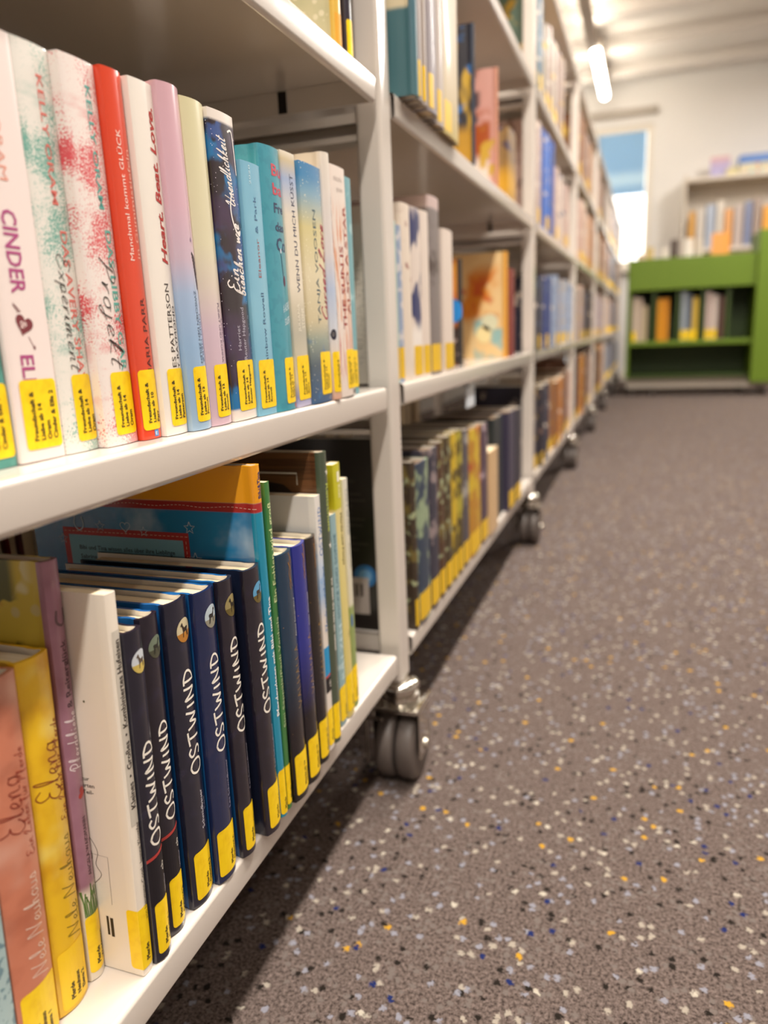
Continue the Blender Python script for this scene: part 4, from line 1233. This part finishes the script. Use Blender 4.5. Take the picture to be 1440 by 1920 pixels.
spec2 = [(.8005, .815, .203, '#3a2c1e', 'dark brown and gold', mix), (.8155, .870, .198, '#26364a', 'dark blue and sage', [dict(t='noise', s=26, th=.5, soft=.05, c='#8a9a7a', d=3)]), (.8705, .914, .206, '#2c2a3a', 'dark violet grey', [dict(t='noise', s=34, th=.55, soft=.05, c='#8a7a7a')]), (.9145, .947, .208, '#4a2e14', 'brown and orange', mix), (.9475, .985, .210, '#3c2c10', 'dark gold', mix), (.9855, 1.018, .210, '#5a4a10', 'olive and gold', [dict(t='noise', s=34, th=.45, soft=.05, c='#c4a41e')]), (1.0185, 1.051, .210, '#4a3c10', 'mottled olive', [dict(t='noise', s=34, th=.5, soft=.05, c='#a89a2a')]), (1.0515, 1.093, .205, '#4a444a', 'slate grey', [dict(t='noise', s=30, th=.55, soft=.05, c='#9a948c')]), (1.0935, 1.178, .200, '#b07a10', 'amber yellow', [dict(t='noise', s=30, th=.52, soft=.05, c='#c9a81a'), dict(t='noise', s=24, th=.6, soft=.05, c='#a8480e')]), (1.179, 1.236, .197, '#4a3444', 'plum', [dict(t='noise', s=30, th=.6, soft=.05, c='#b09aa0')])]
for y0, y1, h, c, wd_, ls in spec2:
    far_book(2, 1, y0, y1, h, c, wd_, layers=ls, X=.000, pages=PAGES_SHADE)
far_book(2, 1, 1.2380, 1.318, .145, '#c9a67a', 'short broad tan', lab=False, X=.002)
far_book(2, 1, 1.330, 1.418, .190, '#1c2426', 'broad black green', X=-.008, lab=False, pages=PAGES_SHADE)
far_book(2, 1, 1.4185, 1.49, .192, '#3a3448', 'dark slate violet', X=.004, pages=PAGES_SHADE)
far_book(2, 1, 1.4905, 1.556, .190, '#2c2834', 'dark indigo', X=.006, pages=PAGES_SHADE)


def fill(bay, lev, y0, y1, pal, h0, h1, wmin=.03, wmax=.07, X=-.005, gap=.0, seed=0):
    rr = random.Random(seed * 100 + bay * 10 + lev)
    y = y0
    i = 0
    while y < y1 - wmin:
        t = rr.uniform(wmin, wmax)
        c, wd_ = pal[i % len(pal)] if seed < 0 else rr.choice(pal)
        far_book(bay, lev, y, min(y + t, y1), rr.uniform(h0, h1), c, wd_, X=X + rr.uniform(-.006, .006), layers=[dict(t='noise', s=rr.uniform(25, 60), th=.6, soft=.05, c=rr.choice(('#d8c9b8', '#8a6a5a', '#4a5a7a', '#c9a23a')), d=2)], lab=rr.random() < .65)
        y += t + .001 + (rr.random() < .12) * gap
        i += 1


PALE = [('#d8c6b8', 'pale beige'), ('#c4a496', 'dusty pink'), ('#b9a49a', 'greyish pink'), ('#dccbb4', 'cream'), ('#a88a7c', 'brown pink')]
BLUE = [('#2c4f9c', 'bright blue'), ('#3f6fc0', 'cobalt blue')]
NAVYS = [('#1f3270', 'deep blue'), ('#26305c', 'navy')]
DARK = [('#26222e', 'near black'), ('#2a2a3e', 'dark navy'), ('#4a2c1c', 'dark brown'), ('#3a3030', 'charcoal brown')]
WARM = [('#8a5a34', 'tan brown'), ('#b0702c', 'orange brown'), ('#6a4630', 'brown'), ('#c9a08a', 'peach')]
COOL = [('#8794ac', 'pale blue grey'), ('#9ba5b8', 'ice blue'), ('#938c98', 'lilac grey')]
TEAL = [('#3a5f5c', 'teal green'), ('#2f546c', 'sea blue'), ('#566c58', 'sage green')]
DUSK = [('#8f827a', 'taupe grey'), ('#9c8578', 'dull rose'), ('#a39484', 'stone beige')]
# third bay, as the photograph shows its colours
fill(3, 4, 1.815, 1.99, TEAL, .20, .24, .035, .06)
fill(3, 4, 2.00, 2.36, DUSK, .18, .21, .03, .06)
fill(3, 3, 1.815, 1.925, PALE, .20, .22, .03, .05)
fill(3, 3, 1.93, 2.17, BLUE, .215, .225, .05, .08)
fill(3, 3, 2.18, 2.60, PALE, .15, .19, .03, .06, gap=.05)
fill(3, 2, 1.815, 1.935, DARK, .165, .175, .03, .05)
fill(3, 2, 1.937, 2.134, NAVYS, .175, .182, .05, .07)
fill(3, 2, 2.136, 2.70, COOL, .185, .2, .05, .08)
fill(3, 1, 1.835, 2.14, DARK, .20, .215, .04, .06)
fill(3, 1, 2.142, 2.75, WARM, .19, .21, .05, .07)
for bay in (4, 5):
    a, z = PF[bay - 1] + .03, PF[bay] - PT - .06
    fill(bay, 4, a, a + .75, DUSK + WARM, .17, .23, .05, .10, seed=1)
    fill(bay, 3, a, z, WARM + PALE, .18, .23, .05, .10, seed=2)
    fill(bay, 2, a, z, COOL + PALE if bay > 4 else PALE + DARK, .17, .21, .05, .10, seed=3)
    fill(bay, 1, a, z, DARK + WARM, .20, .25, .05, .10, seed=4)

# the last two bays are a blur of spines: one mass of books each
for bay in (6, 7):
    rr = random.Random(bay)
    pal = [c for c, _ in PALE + WARM + COOL + DARK]
    mats = [mat(c, .35, coat=.3) for c in pal] + [YELLOW]
    bm = bmesh.new()
    for lev, z in list(SH.items())[:4]:
        y = PF[bay - 1] + .03
        while y < PF[bay] - PT - .10:
            t, h, x = rr.uniform(.04, .09), rr.uniform(.17, .235), -.004 + rr.uniform(-.006, .006)
            lo, hi = (9, 16) if lev == 1 else (0, 12)
            for a, b_, xx, mi in ((0, .006, 0, rr.randrange(lo, hi)), (.006, .04, .0006, len(pal)), (.04, h, 0, rr.randrange(lo, hi))):
                box(bm, x - .15, x + xx, y, y + t - .002, z + .0004 + a, z + .0004 + b_, mi=mi)
            y += t
    tag(bm_obj('books', bm, mats), 'blurred mass of book spines filling the %s bay of the row' % ('sixth' if bay == 6 else 'seventh and last'), 'books', kind='stuff')

# books on the far side of the bottom shelf, fore-edges this way
rr = random.Random(5)
n_ = 0
for ya, yb in ((.44, .57), (.80, 1.74)):
    y = ya
    n_ = 0
    while y < yb:
        t = rr.choice((.008, .012, .016, .022)) if ya < .7 else rr.choice((.026, .038, .046, .060))
        c = rr.choice(('#2a1a18', '#5a1c1c', '#3a2a1c', '#6a4a2a', '#2a2c2a', '#7a2420'))
        h = rr.uniform(.195, .245)
        x = -.268 - rr.uniform(0, .02)
        o = Book((x - h * .7, y + t, SH[1] + .0003), t - .0006, h * .7, h, 'hard' if t > .01 else 'paper', mat(c, .5), label='%s book turned backwards behind the bottom shelf of the %s bay' % (ORD[n_], 'front' if ya < .7 else 'second'), group='books on the far side of the bottom shelf', rz=math.pi)
        y += t + .0006
        n_ += 1

# ------------------------------------------------------------------ far end of the room
GREEN = mat('#627d0a', .55)
GREEN_SHADE = mat('#34490c', .5)  # darker copy of the green: shade inside the trough put into the colour
gt = tag(empty('book_trough', (0, 5.75, 0)), 'bright green wheeled picture book trough at the end of the aisle', 'book trough')
x0, x1 = .115, .915
box_obj('side_panel', (x0 - .02, x0, 0, .42, .128, .955), GREEN, gt, bev=.004)
box_obj('side_panel', (x1, x1 + .16, -.02, .44, .090, 1.085), GREEN, gt, bev=.004)
box_obj('front_board', (x0, x1, .0, .022, .735, .945), GREEN, gt, bev=.004)
box_obj('shelf_board', (x0, x1, .0, .40, .355, .385), GREEN, gt, bev=.003)
box_obj('shelf_board', (x0, x1, .03, .40, .128, .148), GREEN_SHADE, gt, bev=.003)
box_obj('shelf_board', (x0, x1, .022, .40, .735, .755), GREEN_SHADE, gt, bev=.003)
box_obj('back_board', (x0, x1, .40, .42, .128, .955), GREEN_SHADE, gt, bev=.003)
for i in range(4):
    xx = x0 + .16 * (i + 1)
    box_obj('divider', (xx - .012, xx + .012, .04, .40, .386, .734), GREEN_SHADE, gt, bev=.002)
    box_obj('divider', (xx - .012, xx + .012, .03, .40, .756, .925), GREEN_SHADE, gt, bev=.002)
box_obj('plinth', (x0 - .01, x1 + .14, .10, .40, .052, .126), mat('#cfc4b4', .6), gt, bev=.003)
for xx in (x0 + .03, x0 + .18, x1 - .03, x1 + .11):
    for yy in (.08, .36):
        bm = bmesh.new()
        lathe(bm, [(-.012, .006), (-.012, .021), (-.008, .025), (.008, .025), (.012, .021), (.012, .006)], (xx, yy, .025), 'x', 24)
        bmesh.ops.recalc_face_normals(bm, faces=bm.faces)
        c_ = bm_obj('caster', bm, mat('#4a3f38', .5), gt, smooth=True, auto=40)
        box_obj('bracket', (xx - .016, xx + .016, yy - .012, yy + .012, .048, .056), STEEL, c_)


def end_book(x0_, x1_, z, h, c, lab_, w_=.16, y=5.80, sticker=True, word=None, group='books in the green trough'):
    b = Book((x1_, y, z), x1_ - x0_, w_, h, 'hard', mat(c, .35, coat=.3), label=lab_, group=group, rz=-math.pi / 2)
    b.root.location = (x0_, y, z)
    if sticker:
        b.sticker(.05, .95, .004, .07, None)
    return b


for i, (a, c_, h, lab_, st) in enumerate((
        (.128, '#cdbba8', .31, 'pale beige book, first in the left compartment of the green trough', 1), (.164, '#c4b0a0', .30, 'rosy beige book, second in the left compartment of the green trough', 0), (.200, '#b5a584', .25, 'short khaki book, third in the left compartment of the green trough', 0),
        (.300, '#e39a1c', .29, 'bright orange book, first of two in the green trough', 0), (.340, '#d98c14', .29, 'deep orange book, second of two in the green trough', 0),
        (.455, '#9aa4ac', .33, 'tall grey blue book in the middle of the green trough', 1), (.492, '#5a6472', .31, 'slate book in the middle of the green trough', 1), (.530, '#d2b040', .29, 'mustard book in the middle of the green trough', 1),
        (.615, '#c9b4ac', .32, 'pale pink book in the right part of the green trough', 1), (.655, '#d2c2b8', .30, 'cream pink book in the right part of the green trough', 1), (.700, '#5a4034', .29, 'dark brown book in the right part of the green trough', 0))):
    end_book(a, a + .034, .3855, h, c_, lab_, sticker=bool(st))
for i, (a, wd_, c_, h, lab_) in enumerate((
        (.150, .05, '#d9b8a0', .17, 'peach book showing above the left end of the green front board'), (.207, .05, '#c9b070', .21, 'straw coloured book showing above the green front board'), (.305, .05, '#d8cfc2', .20, 'off white book showing above the green front board'),
        (.365, .05, '#4a3a30', .25, 'dark brown book showing above the green front board'), (.460, .05, '#e4dccf', .25, 'white book in the middle above the green front board'), (.525, .05, '#cbbfae', .24, 'stone grey book above the green front board'))):
    end_book(a, a + wd_, .7553, h + .06, c_, lab_, w_=.12 if wd_ < .1 else .02, y=5.79, sticker=False, group='books standing in the top of the green trough')
Book((.740, 5.785, .7553), .014, .115, .33, 'hard', mat('#e39a48', .35, coat=.3), label='wide orange picture book at the right end above the green front board', group='books standing in the top of the green trough')
# white shelving on the end wall
ws = tag(empty('wall_bookcase', (.50, 7.17, 0)), 'white bookcase standing against the end wall behind the green trough', 'bookshelf')
WS = mat('#d6cabb', .55)
box_obj('side_panel', (-.02, 0, 0, .31, 0, 1.70), WS, ws, bev=.003)
box_obj('side_panel', (1.3, 1.32, 0, .31, 0, 1.70), WS, ws, bev=.003)
for z in (.10, .55, 1.08, 1.64):
    box_obj('shelf_board', (0, 1.3, 0, .31, z, z + .03), WS, ws, bev=.003)
box_obj('back_board', (0, 1.3, .30, .318, .10, 1.66), WS, ws)
cs = [('#d8a04a', 'amber'), ('#cfc4b8', 'off white'), ('#a8b0c0', 'pale blue'), ('#d8cdbf', 'ivory'), ('#e0a060', 'peach orange'), ('#b9a8a0', 'rose grey'), ('#7f86a4', 'slate blue'), ('#a08a7c', 'taupe'), ('#e6a030', 'orange'), ('#93a8a8', 'grey green'), ('#c9bca8', 'sand'), ('#8f7a6a', 'brown'), ('#d2a86a', 'honey'), ('#c4b8b0', 'mushroom'), ('#99a0b4', 'steel blue')]
x = .53
for i, (c_, wd_) in enumerate(cs):
    t = .05 + .02 * ((i * 7) % 3) / 2
    end_book(x, x + t, 1.1105, .30 + .09 * ((i * 5) % 4) / 4, c_, '%s book on the white bookcase by the end wall' % wd_, w_=.2, y=7.20, sticker=False, group='books on the white bookcase')
    x += t + .012
# display items on top of the white bookcase
d1 = tag(empty('display_card', (.68, 7.30, 1.6703)), 'pink and lilac card propped on the white bookcase', 'card')
box_obj('card', (0, .15, 0, .012, 0, .17), mat('#c9a8c0', .6, zgrad=[(0, '#b3b0d8'), (.1, '#b8aad0'), (.17, '#e0b4b0')]), d1, bev=.003)
box_obj('stand', (.05, .10, .012, .06, 0, .02), mat('#b9b0a4', .6), d1)
d2 = tag(empty('display_box', (.90, 7.24, 1.6703)), 'blue topped game box standing on the white bookcase', 'box')
box_obj('box_body', (0, .26, 0, .16, 0, .085), mat('#d8cfb0', .6, layers=[dict(t='noise', s=24, th=.58, soft=.04, c='#c86a50'), dict(t='noise', s=20, th=.6, soft=.04, c='#9fc8c0')]), d2, bev=.003)
box_obj('lid', (-.003, .263, -.003, .163, .085, .150), mat('#5f86c8', .55), d2, bev=.003)
d3 = tag(empty('display_card', (.60, 7.30, 1.6703)), 'small yellow green card lying low on the white bookcase', 'card')
box_obj('card', (.20, .29, -.06, -.05, 0, .06), mat('#d8cc9a', .6), d3, bev=.002)
